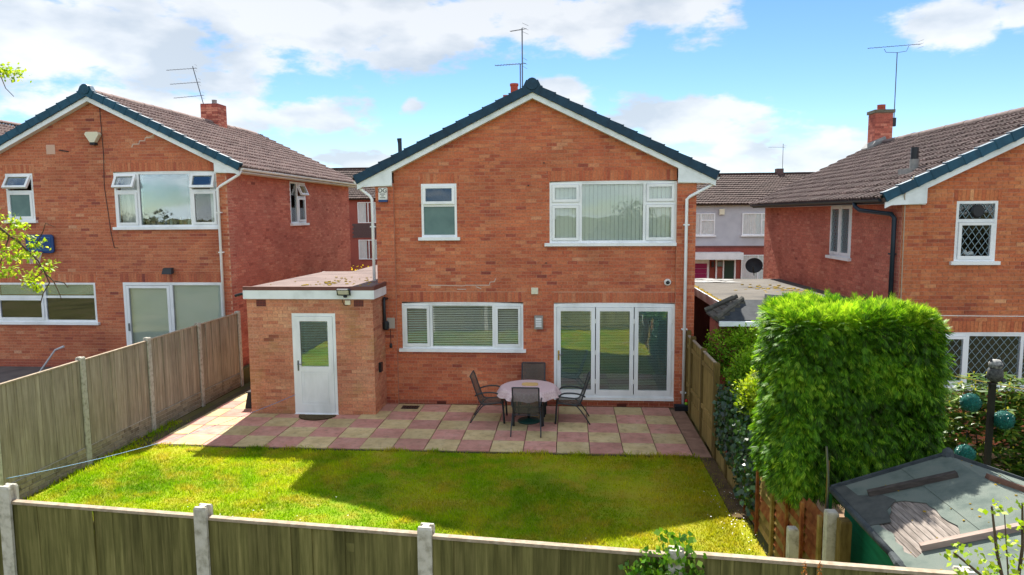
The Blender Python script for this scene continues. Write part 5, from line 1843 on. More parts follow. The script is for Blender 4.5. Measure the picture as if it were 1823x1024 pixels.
for tx in (-.45, .05, .5):
    MB().tube([(tx, 0, 0), (tx + .03, 0, 1.7)], [.07, .05], 8).build('trunk', M['bark'], hedge)


def shrub(name, label, c, r, n, mt, size, cat='shrub', group=None, flat=.35, stems=4, root=None, up=.25, hollow=.55):
    c = np.array(c, float)
    r = np.array(r, float)
    root = root or empty(name, (c[0], c[1], c[2] - r[2]), label, cat, group)
    d = rand_dirs(n)
    d[:, 2] = np.where(d[:, 2] < -.6, -d[:, 2], d[:, 2])
    rad = hollow + (1 - hollow) * rng.random(n) ** .45
    P = c + d * r * (rad * (1 + lump(d * 2 + c, 1.7, .28)))[:, None]
    D = unit(d * .8 + rng.normal(size=(n, 3)) * .6 + [0, 0, up])
    Nn = unit(d + [0, 0, .6] + rng.normal(size=(n, 3)) * .4)
    L = rng.uniform(.6, 1.3, n) * size
    Q = leaf_quads(P, D, Nn, L, L * .55, .08)
    tn = np.clip(.25 + .5 * (rad - .5) + .35 * d[:, 2] + rng.normal(0, .16, n), 0, 1)  # leaf colour pales outward and upward
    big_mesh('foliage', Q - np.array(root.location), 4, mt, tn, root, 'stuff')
    for i in range(stems):
        a = 2 * math.pi * i / stems + random.random()
        MB().tube([(0, 0, -.1), (r[0] * .25 * math.cos(a), r[1] * .25 * math.sin(a), r[2] * .8), (r[0] * .6 * math.cos(a), r[1] * .6 * math.sin(a), r[2] * 1.5)], [.02, .015, .006], 6).build('stem', M['bark'], root)
    return root


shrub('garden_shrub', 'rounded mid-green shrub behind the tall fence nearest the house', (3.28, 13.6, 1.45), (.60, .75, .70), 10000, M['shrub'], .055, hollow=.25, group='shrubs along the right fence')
shrub('garden_shrub', 'second shrub along the fence, with paler outer and upper leaves', (3.22, 12.0, 1.25), (.52, .55, .66), 7000, M['shrub'], .055, hollow=.25, group='shrubs along the right fence')
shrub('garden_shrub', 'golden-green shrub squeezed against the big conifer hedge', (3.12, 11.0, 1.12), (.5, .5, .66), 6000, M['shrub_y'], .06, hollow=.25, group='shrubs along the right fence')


def ivy_sheet(name, label, boxes, mt, size, dens):
    root = empty(name, (boxes[0][0], boxes[0][2], 0), label, 'ivy')
    Q, T = [], []
    for (x0, x1, y0, y1, z0, z1) in boxes:
        n = int(dens * ((y1 - y0) + (x1 - x0)) * (z1 - z0))
        P = np.stack([rng.uniform(x0, x1, n), rng.uniform(y0, y1, n), rng.uniform(z0, z1, n)], 1)
        P[:, 2] += lump(P, 2.5, .12)
        Nn = unit(np.array([-.8, -.6, .25]) + rng.normal(size=(n, 3)) * .45)
        D = unit(np.array([0, 0, -1.]) + rng.normal(size=(n, 3)) * .6)
        L = rng.uniform(.6, 1.3, n) * size
        Q.append(leaf_quads(P, D, Nn, L, L * .95, .06))
        T.append(np.clip(rng.normal(.4, .25, n), 0, 1))
    big_mesh('foliage', np.concatenate(Q) - np.array(root.location), 4, mt, np.concatenate(T), root, 'stuff')
    MB().tube([(0, 0, 0), (.05, -.5, .5), (.1, -1.1, .9), (.12, -1.6, .7)], .012, 6).build('stem', M['bark'], root)
    return root


ivy_sheet('ivy', 'dark glossy ivy smothering the low fence below the conifer', [(2.50, 2.80, 9.75, 11.9, .30, 1.15), (2.44, 2.62, 9.3, 10.3, .15, .75), (2.52, 2.9, 11.0, 12.0, .4, 1.35)], M['ivy'], .075, 900)
iv = ivy_sheet('ivy', 'pale green ivy clump over the near fence top', [(.52, .98, 4.86, 5.02, 1.45, 1.80), (.40, 1.0, 4.84, 4.99, 1.0, 1.68), (.66, .92, 4.88, 5.05, 1.72, 1.92)], M['ivy_l'], .045, 1500)

# rhododendron: whorls of leaves with yellow-green buds
rh = empty('rhododendron', (6.4, 11.0, -.5), 'rhododendron with leaf whorls and yellow buds below the leaded window', 'shrub')
nw = 900
d = rand_dirs(nw)
P = np.array([6.45, 10.95, .75]) + d * np.array([1.05, .7, 1.05]) * (.6 + .4 * rng.random((nw, 1)))
Q, T = [], []
for k in range(8):
    a = 2 * np.pi * k / 8 + rng.random(nw)
    D = np.stack([np.cos(a), np.sin(a), rng.uniform(-.5, .15, nw)], 1)
    Nn = np.tile([0, 0, 1.], (nw, 1)) + rng.normal(size=(nw, 3)) * .2
    L = rng.uniform(.12, .19, nw)
    Q.append(leaf_quads(P, D, Nn, L, L * .33, -.03))
    T.append(np.clip(rng.normal(.35, .18, nw), 0, .62))
Q.append(leaf_quads(P, np.tile([0, 0, 1.], (nw, 1)), rand_dirs(nw), np.full(nw, .045), np.full(nw, .03), 0))
T.append(np.full(nw, .95))
big_mesh('foliage', np.concatenate(Q) - np.array(rh.location), 4, M['rhodo'], np.concatenate(T), rh, 'stuff')
for i in range(6):
    a = i * 1.05
    MB().tube([(0, 0, 0), (.3 * math.cos(a), .25 * math.sin(a), .7), (.75 * math.cos(a), .5 * math.sin(a), 1.5)], [.03, .02, .008], 6).build('stem', M['bark'], rh)

# small tree leaning in from the left neighbour's garden
tree = empty('young_tree', (-11.9, 11.4, .3), 'sparse tree with fresh yellow-green leaves reaching in at the left edge', 'tree')
T0 = np.array([-11.9, 11.4, .3])
rel = lambda pts, y=11.5: [(x + 11.9, y - 11.4 + random.uniform(-.05, .05), z - .3) for x, z in pts]
MB().tube([(0, 0, -.2), (.1, .05, 1.6), (.3, .0, 3.0), (.25, .1, 4.6), (.5, .1, 6.2), (.9, .1, 7.2)], [.13, .11, .09, .07, .05, .02], 8).build('trunk', M['bark'], tree)
BRS = [[(-11.6, 3.5), (-11.0, 4.3), (-10.25, 4.24), (-10.02, 4.09), (-9.85, 3.95), (-9.67, 3.82), (-9.54, 3.7), (-9.37, 3.49), (-9.22, 3.29), (-9.2, 3.1), (-9.27, 2.92), (-9.35, 2.72)],
       [(-9.22, 3.29), (-9.07, 3.14), (-9.0, 2.96), (-9.0, 2.8)], [(-9.85, 3.95), (-9.92, 3.76), (-10.05, 3.57), (-10.17, 3.33)],
       [(-9.54, 3.7), (-9.36, 3.8), (-9.2, 4.01), (-9.14, 4.16), (-9.0, 4.08)], [(-11.5, 6.3), (-10.6, 6.95), (-9.98, 6.88), (-9.75, 6.71), (-9.66, 6.47), (-9.58, 6.34)],
       [(-9.37, 3.49), (-9.30, 3.3), (-9.48, 3.14), (-9.45, 3.0)], [(-9.07, 3.14), (-8.92, 3.1), (-8.84, 3.02)], [(-11.6, 3.3), (-10.7, 3.1), (-10.2, 3.3), (-9.95, 3.2)]]
for bpts in BRS:
    k = len(bpts)
    MB().tube(rel(bpts), [.028 * (1 - .8 * i / k) if len(bpts) > 8 else .012 * (1 - .7 * i / k) for i in range(k)], 6).build('branch', M['bark'], tree, smooth=True)
CL = [(-9.8, 4.22), (-9.65, 4.11), (-9.66, 3.91), (-9.8, 3.74), (-9.9, 3.58), (-9.67, 3.6), (-9.48, 3.6), (-9.88, 3.35), (-10.03, 3.27), (-9.36, 3.8), (-9.15, 3.39), (-9.39, 3.29), (-9.54, 3.17), (-9.45, 3.04),
      (-9.64, 6.72), (-9.5, 6.73), (-9.74, 6.8), (-9.88, 6.84), (-9.95, 4.0), (-10.1, 3.9), (-10.2, 3.5), (-10.15, 4.3), (-10.4, 3.2), (-10.6, 4.4)]
Q, T = [], []
for x, z in CL:
    m_ = 52
    P = np.array([x, 11.5, z]) + rng.normal(size=(m_, 3)) * [.075, .09, .05]
    L = rng.uniform(.05, .10, m_)
    Q.append(leaf_quads(P, rand_dirs(m_) + [0, 0, -.2], rand_dirs(m_) + [0, 0, 1.2], L, L * .6, .05))
    T.append(np.clip(rng.normal(.5, .28, m_), 0, 1))
big_mesh('crown', np.concatenate(Q) - T0, 4, M['fresh'], np.concatenate(T), tree)

# sapling in front of the shed at the bottom right
sap = empty('sapling', (2.75, 4.25, -.3), 'leafy sapling in the bottom right corner in front of the shed roof', 'shrub')
S0 = np.array([2.75, 4.25, -.3])
SP = [(2.65, 2.43), (2.58, 2.44), (2.75, 2.36), (2.74, 2.47), (2.35, 2.11), (2.41, 2.17), (2.45, 2.18), (2.66, 2.22), (2.72, 2.23), (2.57, 2.12), (2.65, 2.14), (2.54, 2.04), (2.61, 2.07), (2.71, 2.04), (2.77, 2.11),
      (2.43, 2.03), (2.5, 1.96), (2.8, 2.3), (2.62, 1.98)]
Q, T = [], []
for x, z in SP:
    m_ = 10
    P = np.array([x, 4.3, z]) + rng.normal(size=(m_, 3)) * [.022, .05, .018]
    L = rng.uniform(.025, .05, m_)
    Q.append(leaf_quads(P, rand_dirs(m_) + [0, -.2, -.1], rand_dirs(m_) * .6 + [0, -.5, 1.], L, L * .75, .06))
    T.append(np.clip(rng.normal(.45, .25, m_), 0, 1))
big_mesh('foliage', np.concatenate(Q) - S0, 4, M['fresh'], np.concatenate(T), sap)
for q in ([(0, 0, 0), (0, 0, 1.4), (-.05, .03, 2.2), (-.1, .05, 2.72)], [(-.02, .02, 1.9), (-.2, .05, 2.3), (-.38, .05, 2.45)], [(-.03, .02, 2.0), (.02, .05, 2.5), (0, .05, 2.78)], [(-.02, .02, 2.0), (-.12, .06, 2.45), (-.17, .06, 2.75)]):
    MB().tube(q, [.012, .01, .006, .003][:len(q)], 6).build('stem', M['bark'], sap)

# dead seed heads in front of the near fence
for sx_, lab in ((1.62, 'left one of two dry brown seed stalks at the near fence'), (1.72, 'right one of two dry brown seed stalks at the near fence')):
    st_ = empty('seed_stalk', (sx_, 4.70, 0), lab, 'weed', 'dry seed stalks')
    MB().tube([(0, 0, 0), (.01, 0, 1.5), (.0, 0, 1.86)], [.004, .003, .002], 5).build('stem', M['bark'], st_)
    m_ = 60
    zz = rng.random(m_)
    P = np.stack([rng.normal(0, .008, m_) * (1.3 - zz), rng.normal(0, .008, m_), 1.72 + zz * .13], 1)
    big_mesh('seed_head', leaf_quads(P, rand_dirs(m_), rand_dirs(m_), np.full(m_, .016), np.full(m_, .010), 0), 4, leaf_mat('dry_seed_' + str(sx_), [lin(130, 80, 30), lin(170, 110, 50)]), rng.random(m_), st_, 'stuff')

# belt of trees behind the viewpoint, seen only as reflections in the panes
Q, T = [], []
for i in range(64):
    cx_, cy_ = rng.uniform(-50, 40), rng.uniform(-30, -16)
    hh = rng.uniform(2.6, 5.2)
    m_ = 1100
    d = rand_dirs(m_)
    P = np.array([cx_, cy_, hh * .55]) + d * np.array([hh * .38, hh * .38, hh * .5]) * (.4 + .6 * rng.random((m_, 1)))
    L = rng.uniform(.15, .4, m_)
    Q.append(leaf_quads(P, rand_dirs(m_), d, L, L * .8, .05))
    T.append(np.clip(rng.normal(.45, .25, m_), 0, 1))
tag(big_mesh('distant_trees', np.concatenate(Q), 4, M['reflwood'], np.concatenate(T)), 'belt of trees reflected in the house windows', 'trees', kind='stuff')

# ------------------------------------------------------------------ patio furniture
M['frame'] = mat('dark_metal_frame', [lin(36, 42, 48), lin(46, 52, 58)], 12, .4, spec=.5)
t = NT('sling_mesh')
c = t.ramp(t.noise(2.0, 3), stops([lin(70, 72, 66), lin(88, 88, 80)]))
pb = t.n('ShaderNodeBsdfPrincipled')
t.l(c, pb.inputs['Base Color'])
pb.inputs['Roughness'].default_value = .8
tr = t.n('ShaderNodeBsdfTransparent')
sm = t.n('ShaderNodeMixShader')
sm.inputs[0].default_value = .72
t.l(tr.outputs[0], sm.inputs[1])
t.l(pb.outputs[0], sm.inputs[2])
t.l(sm.outputs[0], t.out.inputs['Surface'])
M['sling'] = t.m
CH_LABELS = [('patio chair with its back to the lawn, nearest the camera', (-.83, 13.28), 0, 0),
             ('patio chair on the left of the round table, turned sideways', (-1.62, 14.02), -90, .0),
             ('patio chair on the right of the round table, beside the glass doors', (.02, 14.05), 90, .0),
             ('patio chair behind the table, against the brick wall', (-.79, 14.72), 180, 0)]


def smooth_path(pts, k=4):
    P = [Vector(p) for p in pts]
    out = []
    for i in range(len(P) - 1):
        p0, p1, p2, p3 = P[max(i - 1, 0)], P[i], P[i + 1], P[min(i + 2, len(P) - 1)]
        for j in range(k):
            s = j / k
            out.append(.5 * ((2 * p1) + (-p0 + p2) * s + (2 * p0 - 5 * p1 + 4 * p2 - p3) * s * s + (-p0 + 3 * p1 - 3 * p2 + p3) * s ** 3))
    out.append(P[-1])
    return out


SIDE = [(-.40, .97), (-.37, .90), (-.29, .66), (-.22, .47), (-.17, .405), (-.06, .39), (.12, .41), (.24, .425), (.27, .41)]


def make_chair(lab, loc, rz, dz):
    r_ = empty('patio_chair', (loc[0], loc[1], 0.0), lab, 'chair', 'chairs round the patio table', rz=R(rz))
    sd = smooth_path([(0, y, z) for y, z in SIDE], 4)
    hw = .245
    mb = MB()
    n = len(sd)
    th = .004
    sag = lambda i, a: -.018 * (1 - a * a) if i > 8 else 0
    cols = 7
    vs = []
    for i, p in enumerate(sd):
        for j in range(cols):
            a = -1 + 2 * j / (cols - 1)
            vs.append((a * hw, p.y + (-.012 * (1 - a * a) if p.z > .5 else 0), p.z - (.016 * (1 - a * a) if p.z < .5 else 0)))
    mb.add(vs, [(i * cols + j, i * cols + j + 1, (i + 1) * cols + j + 1, (i + 1) * cols + j) for i in range(n - 1) for j in range(cols - 1)])
    mb.build('sling', M['sling'], r_, smooth=True)
    for s in (-1, 1):
        MB().tube([(s * (hw + .008), p.y, p.z) for p in sd], .014, 8).build('side_rail', M['frame'], r_, smooth=True)
        arm = smooth_path([(s * .285, .30, 0), (s * .285, .275, .35), (s * .285, .23, .56), (s * .285, .12, .635), (s * .285, -.08, .64), (s * .275, -.24, .60), (s * .258, -.30, .56)], 3)
        MB().tube(arm, [.020 if i < 5 else .016 for i in range(len(arm))], 8).build('arm_leg', M['frame'], r_, smooth=True)
        MB().tube(smooth_path([(s * .262, .0, .395), (s * .27, -.14, .36), (s * .285, -.30, .16), (s * .29, -.40, 0)], 3), .013, 8).build('rear_leg', M['frame'], r_, smooth=True)
        MB().tube([(s * .262, .20, .42), (s * .285, .255, .42)], .012, 6).build('arm_bracket', M['frame'], r_)
    MB().tube([(-hw, -.40, .968), (hw, -.40, .968)], .014, 8).build('top_rail', M['frame'], r_)
    MB().tube([(-hw, .27, .405), (hw, .27, .405)], .014, 8).build('seat_rail', M['frame'], r_)
    MB().tube([(-hw, -.19, .375), (hw, -.19, .375)], .012, 8).build('cross_rail', M['frame'], r_)
    return r_


for lab, loc, rz, dz in CH_LABELS:
    make_chair(lab, loc, rz, dz)
TX, TY = -.83, 13.92
tb = empty('patio_table', (TX, TY, 0), 'round patio table on a green disc foot under the pink cloth', 'table')
MB().lathe([(.23, 0), (.235, .02), (.20, .045), (.06, .06), (.045, .07)], n=28).build('base_plate', mat('dark_green_metal', [lin(24, 62, 56), lin(34, 78, 70)], 6, .5), tb, smooth=True)
MB().lathe([(.028, .06), (.028, .70)], n=12).build('pedestal', M['frame'], tb, smooth=True)
MB().lathe([(.53, .695), (.55, .70), (.55, .725), (.54, .73)], n=48).build('table_top', M['frame'], tb, smooth=True)
for i in range(4):
    a = R(45 + 90 * i)
    MB().tube([(.36 * math.cos(a), .36 * math.sin(a), .70), (.42 * math.cos(a), .42 * math.sin(a), .35), (.44 * math.cos(a), .44 * math.sin(a), 0)], .016, 8).build('leg', M['frame'], tb)
cl = MB()
k = 96
rings = [(0.001, .742), (.25, .742), (.50, .742), (.555, .740), (.580, .722), (.600, .68), (.625, .625), (.645, .575)]
vs = []
for i, (r_, z) in enumerate(rings):
    for j in range(k):
        a = 2 * math.pi * j / k
        wv_ = max(0, (i - 3)) / 4
        rr = r_ + wv_ * (.030 * math.sin(11 * a + .6) + .014 * math.sin(17 * a + 1.0))
        vs.append((rr * math.cos(a), rr * math.sin(a), z + (.012 * math.sin(11 * a + 2) * wv_ if i == len(rings) - 1 else 0)))
cl.add(vs, [(i * k + j, i * k + (j + 1) % k, (i + 1) * k + (j + 1) % k, (i + 1) * k + j) for i in range(len(rings) - 1) for j in range(k)])
t = NT('pink_check_cloth')
g = t.n('ShaderNodeNewGeometry')
ck = t.n('ShaderNodeTexChecker')
ck.inputs['Scale'].default_value = 22
ck.inputs['Color1'].default_value = (*lin(206, 178, 182), 1)
ck.inputs['Color2'].default_value = (*lin(218, 196, 196), 1)
t.l(g.outputs['Position'], ck.inputs['Vector'])
clm = t.bsdf(ck.outputs[0], .8, .25)
tc_o = cl.build('tablecloth', clm, smooth=True, loc=(TX, TY, 0))
tag(tc_o, 'pale pink cloth hanging in folds over the round patio table', 'tablecloth')
bd = MB()
k = 24
pts = []
for i in range(k):
    a = 2 * math.pi * i / k
    ca, sa = math.cos(a), math.sin(a)
    pts.append((.17 * math.copysign(abs(ca) ** .6, ca), .115 * math.copysign(abs(sa) ** .6, sa)))
bd.add([(x, y, 0) for x, y in pts] + [(x, y, .014) for x, y in pts] + [(x * .96, y * .95, .018) for x, y in pts],
       [tuple(reversed(range(k)))] + [(i, (i + 1) % k, k + (i + 1) % k, k + i) for i in range(k)] + [(k + i, k + (i + 1) % k, 2 * k + (i + 1) % k, 2 * k + i) for i in range(k)] + [tuple(range(2 * k, 3 * k))])
tag(bd.build('bread_board', mat('pale_wood', [lin(206, 170, 106), lin(222, 188, 126)], 4, .6, stretch=(1, 12, 1)), loc=(TX + .02, TY + .12, .745)), 'pale wooden board lying on the pink tablecloth', 'board')

# ------------------------------------------------------------------ things fixed to the houses
ab = empty('alarm_box', (-4.08, 15.10, 4.54), 'white alarm box with dark base high on the middle house', 'alarm box')
MB().box(-.095, .095, -.07, .02, .05, .31).build('cover', M['white'], ab)
MB().box(-.095, .095, -.072, .02, 0, .049).build('base', M['deepblue'], ab)
text_part('DG', .13, M['letter'], ab, (0, -.074, .245), (R(90), 0, 0))
for i, (wd, z) in enumerate(((.12, .165), (.06, .125), (.12, .085))):
    MB().box(-wd / 2, wd / 2, -.073, -.0705, z, z + .014).build('printed_line', M['letter'], ab)

sc_ = empty('security_camera', (2.14 - .02, 15.19, 2.76), 'white dome security camera beside the downpipe', 'security camera')
mb = MB()
mb.tube([(0, 0, 0), (0, -.03, 0), (0, -.06, 0)], [.075, .075, .06], 20)
mb.build('base', M['white'], sc_, smooth=False)
mb = MB()
pr = [(.042 * math.cos(a), .042 * math.sin(a)) for a in [math.pi / 2 * i / 5 for i in range(6)]]
mb.tube([(0, -.06 - z, 0) for r_, z in pr], [max(r_, .003) for r_, z in pr], 16)
mb.build('dome', M['black'], sc_, smooth=True)

wl_ = empty('wall_lamp', (-.675, 15.19, 1.72), 'grey rectangular bulkhead lamp on the wall between window and glass doors', 'lamp')
MB().box(-.095, .095, -.06, .0, 0, .30).build('housing', mat('grey_lamp', [lin(150, 146, 140)], rough=.5), wl_)
MB().box(-.065, .065, -.085, -.061, .05, .25).build('diffuser', mat('opal', [lin(222, 224, 226)], rough=.3), wl_)
for z in (.10, .15, .20):
    MB().box(-.07, .07, -.092, -.086, z - .006, z + .006).build('guard_bar', mat('lamp_bar', [lin(170, 168, 164)]), wl_)

fl = empty('floodlight', (-4.70, 14.14, 2.60), 'black security floodlight on the white extension fascia', 'floodlight')
MB().hexa([(-.14, -.10, .0), (.14, -.10, .0), (.14, -.04, -.02), (-.14, -.04, -.02), (-.14, -.13, .11), (.14, -.13, .11), (.14, -.07, .13), (-.14, -.07, .13)]).build('housing', M['black'], fl)
MB().hexa([(-.115, -.105, .012), (.115, -.105, .012), (.115, -.1, .012), (-.115, -.1, .012), (-.115, -.134, .098), (.115, -.134, .098), (.115, -.128, .098), (-.115, -.128, .098)]).build('lens', mat('lamp_glass', [lin(190, 186, 170)], rough=.2), fl)
MB().tube([(0, .0, .02), (0, -.06, .03)], .02, 8).build('bracket', M['black'], fl)
MB().lathe([(.03, -.06), (.045, -.04), (.035, -.01)], (.02, -.05, 0), 10).build('sensor', M['black'], fl)

ff = empty('floodlight', (-10.20, 16.92, 2.80), 'black floodlight above the left house sliding door', 'floodlight')
MB().hexa([(-.13, -.16, .0), (.13, -.16, .0), (.13, -.03, .02), (-.13, -.03, .02), (-.11, -.12, .15), (.11, -.12, .15), (.12, -.02, .16), (-.12, -.02, .16)]).build('housing', mat('dark_grey_lamp', [lin(52, 56, 60)], rough=.5), ff)
MB().tube([(.05, .06, .08), (.05, -.05, .08)], .025, 8).build('bracket', M['black'], ff)

al = empty('alarm_box', (-12.02, 16.98, 6.10), 'white pentagonal alarm box under the left house gable', 'alarm box')
MB().prism([(-.19, .24), (-.15, .30), (.15, .30), (.19, .24), (.06, .04), (-.06, .04)][::-1], -.12, .0).build('cover', M['cream'], al)
MB().hexa([(-.07, -.11, -.02), (.07, -.11, -.02), (.07, 0, -.02), (-.07, 0, -.02), (-.065, -.115, .04), (.065, -.115, .04), (.065, 0, .04), (-.065, 0, .04)]).build('lens', M['letter'], al)

hp = empty('basketball_hoop', (-13.68, 16.97, 3.30), 'blue basketball backboard with orange hoop on the left house wall', 'basketball hoop')
k = 6
pts = []
for cx_, cz_, a0_ in ((.30, .12, -90), (.30, .44, 0), (-.30, .44, 90), (-.30, .12, 180)):
    for i in range(k):
        a = R(a0_ + 90 * i / (k - 1))
        pts.append((cx_ + .08 * math.cos(a), cz_ + .08 * math.sin(a)))
MB().prism(pts, -.06, -.02).build('backboard', M['deepblue'], hp)
MB().tube([(-.30, -.066, .12), (.30, -.066, .12), (.30, -.066, .44), (-.30, -.066, .44), (-.30, -.066, .12)], .012, 6).build('border', mat('pale_blue', [lin(70, 120, 170)]), hp)
ring = [(.0 + .17 * math.cos(2 * math.pi * i / 20), -.27 + .17 * math.sin(2 * math.pi * i / 20), .07) for i in range(21)]
MB().tube(ring, .012, 6).build('hoop', mat('orange_metal', [lin(190, 96, 66)]), hp)
mb = MB()
for i in range(12):
    a = 2 * math.pi * i / 12
    mb.tube([(.17 * math.cos(a), -.27 + .17 * math.sin(a), .065), (.10 * math.cos(a + .3), -.27 + .10 * math.sin(a + .3), -.22)], .004, 4)
    mb.tube([(.17 * math.cos(a), -.27 + .17 * math.sin(a), .065), (.10 * math.cos(a - .3), -.27 + .10 * math.sin(a - .3), -.22)], .004, 4)
mb.build('net', M['white'], hp)
MB().box(-.12, .12, -.019, .0, .15, .4).build('bracket', M['metal'], hp)

dish = empty('satellite_dish', (6.52, 24.0, 2.35), 'black satellite dish at the far end of the garage roof', 'satellite dish')
mb = MB()
axd = Vector((-.35, -.9, .28)).normalized()
xs_ = axd.cross(Vector((0, 0, 1))).normalized()
ys_ = xs_.cross(axd)
rows, k = 5, 24
vs = []
for i in range(rows + 1):
    r_ = i / rows
    for j in range(k):
        a = 2 * math.pi * j / k
        vs.append(Vector((-.35, -.25, .12)) + xs_ * (.28 * r_ * math.cos(a)) + ys_ * (.26 * r_ * math.sin(a)) + axd * (.07 * r_ * r_))
mb.add(vs, [(i * k + j, i * k + (j + 1) % k, (i + 1) * k + (j + 1) % k, (i + 1) * k + j) for i in range(rows) for j in range(k)])
mb.build('reflector', mat('dark_mesh_dish', [lin(40, 48, 54)], rough=.5), dish, smooth=True)
MB().tube([(.0, .0, 0), (-.2, -.12, .02), (-.33, -.22, .1)], .025, 8).build('arm', M['metal'], dish)
MB().tube([Vector((-.35, -.25, -.2)), Vector((-.35, -.25, .12)) + axd * .38 + Vector((0, 0, -.1))], .014, 6).build('feed_arm', M['black'], dish)


def yagi(root, base, top, booms, n_el=9):
    MB().tube([base, top], .015, 8).build('mast', M['alu'], root)
    for (p, d, ln, el_, rev) in booms:
        p, d = Vector(p), Vector(d).normalized()
        b = MB().tube([p - d * .12, p + d * ln], .008, 6).build('boom', M['alu'], root)
        sdv = d.cross(Vector((0, 0, 1))).normalized()
        for i in range(n_el):
            q = p + d * (ln * (i + .5) / n_el)
            MB().tube([q - sdv * el_, q + sdv * el_], .0035, 5).build('element', M['alu'], b)
        for z in (-.10, .0, .10):
            q = p - d * .1 + Vector((0, 0, z))
            MB().tube([q - sdv * .16, q + sdv * .13], .004, 5).build('reflector', M['alu'], b)


a1_ = empty('tv_aerial', (-12.33, 23.05, 8.04), 'leaning mast with three aerials on the left house chimney', 'tv aerial', 'rooftop aerials')
yagi(a1_, (0.08, 0, -.4), (-.33, 0, 1.25), [((-.32, 0, 1.18), (-1, -.25, -.10), .85, .10, 0), ((-.22, 0, .72), (-1, -.25, -.10), .85, .10, 0), ((-.12, 0, .28), (-1, -.25, -.12), .85, .10, 0)], 8)
a2_ = empty('tv_aerial', (-1.15, 17.35, 6.8), 'upright mast with two aerials above the middle house ridge', 'tv aerial', 'rooftop aerials')
yagi(a2_, (0, 0, 0), (0, 0, 1.94), [((0, 0, 1.91), (-1, .5, 0), .34, .05, 0), ((-.02, 0, 1.10), (-1, .3, .02), .70, .10, 0)], 9)
MB().tube([(-.05, 0, 0), (-.05, 0, 1.09)], .014, 6).build('stub_mast', M['alu'], a2_)
a3_ = empty('tv_aerial', (10.32, 23.5, 7.0), 'tall thin mast with one long aerial on the right house chimney', 'tv aerial', 'rooftop aerials')
yagi(a3_, (0, 0, 0), (0, 0, 2.25), [((.60, 0, 2.48), (-1, -.12, -.08), 1.6, .09, 0)], 12)
MB().tube([(-.40, 0, 2.36), (-.34, 0, 2.26), (0, 0, 2.24), (.28, 0, 2.28), (.34, 0, 2.44)], .008, 6).build('cradle', M['alu'], a3_)
MB().box(-.09, .05, -.05, .05, -.05, .22).build('lashing_bracket', M['black'], a3_)
a4_ = empty('tv_aerial', (12.35, 42.0, 6.7), 'faint far aerials on the grey terrace roof', 'tv aerial', 'rooftop aerials')
yagi(a4_, (0, 0, -.3), (0, 0, 1.5), [((0, 0, 1.3), (-1, -.2, 0), .9, .12, 0)], 6)

# ------------------------------------------------------------------ small things in the gardens
mt_ = MB()
k = 24
pts = [(.40 * math.cos(math.pi + math.pi * i / (k - 1)), .36 * math.sin(math.pi + math.pi * i / (k - 1))) for i in range(k)]
mt_.add([(x, y, 0) for x, y in pts] + [(x, y, .02) for x, y in pts], [tuple(range(k, 2 * k))] + [(i, (i + 1) % k, k + (i + 1) % k, k + i) for i in range(k)])
tag(mt_.build('doormat', mat('coir_mat', [lin(56, 48, 34), lin(96, 82, 54)], 30, 1, .8, 200), loc=(-5.35, 14.06, .006)), 'half-round brown doormat on the slabs below the white utility door', 'doormat')

bx = empty('plastic_crate', (-7.05, 14.75, 0), 'black plastic tub standing beside the extension corner', 'tub')
MB().hexa([(-.13, -.25, .01), (.12, -.25, .01), (.12, .25, .01), (-.13, .25, .01), (-.08, -.2, .34), (.1, -.2, .34), (.1, .2, .34), (-.08, .2, .34)]).build('body', M['black'], bx)
MB().box(-.10, .12, -.22, .22, .345, .37).build('lid', M['black'], bx)

dn = empty('drain_grate', (-3.52, 14.80, .0), 'dark drain grating set in the patio beside the wall', 'drain')
MB().box(-.19, .19, -.13, .13, -.02, .005).build('frame', mat('drain_frame', [lin(70, 60, 52)]), dn)
for i in range(6):
    MB().box(-.165 + i * .057, -.13 + i * .057, -.11, .11, .0055, .013).build('grate_bar', M['black'], dn)

pt = empty('drain_tray', (2.45, 14.97, 0), 'black plastic tray at the foot of the white downpipe', 'tray')
MB().box(-.17, .17, -.10, .10, -.005, .09).build('body', M['black'], pt)
MB().box(-.15, .15, -.08, .08, .0905, .10).build('lid', mat('dark_lid', [lin(40, 46, 56)]), pt)
tb_ = empty('toy', (2.53, 14.95, .10), 'small red and green toy lying on the black tray', 'toy')
MB().lathe([(.01, 0), (.035, .02), (.04, .05), (.02, .08)], (0, 0, 0), 10).build('body', mat('toy_green', [lin(120, 170, 40)]), tb_, smooth=True)
MB().lathe([(.01, .06), (.03, .08), (.03, .11), (.01, .14)], (.0, 0, 0), 10).build('cap', mat('toy_red', [lin(190, 40, 40)]), tb_, smooth=True)


def cable(name, label, a, b, sag, r, mt, cat='line', extra=()):
    a, b = Vector(a), Vector(b)
    pts = []
    for i in range(21):
        s = i / 20
        p = a.lerp(b, s)
        p.z -= sag * 4 * s * (1 - s)
        pts.append(p)
    return tag(MB().tube(pts, r, 5).build(name, mt), label, cat)


cable('washing_line', 'thin pale washing line from the utility door down across the lawn', (-5.88, 14.17, .42), (-8.30, 9.25, .42), .16, .0045, mat('blue_line', [lin(96, 150, 190)], rough=.5))
cable('washing_line', 'yellow washing line running from the conifer past the ornament post', (5.1, 10.6, 1.93), (8.2, 10.3, 1.42), .02, .008, mat('yellow_line', [lin(214, 190, 96)], rough=.6))
cable('overhead_cable', 'thin white cable stretched in front of the right house', (5.0, 12.0, 2.53), (9.5, 12.0, 2.53), .02, .007, M['white'])

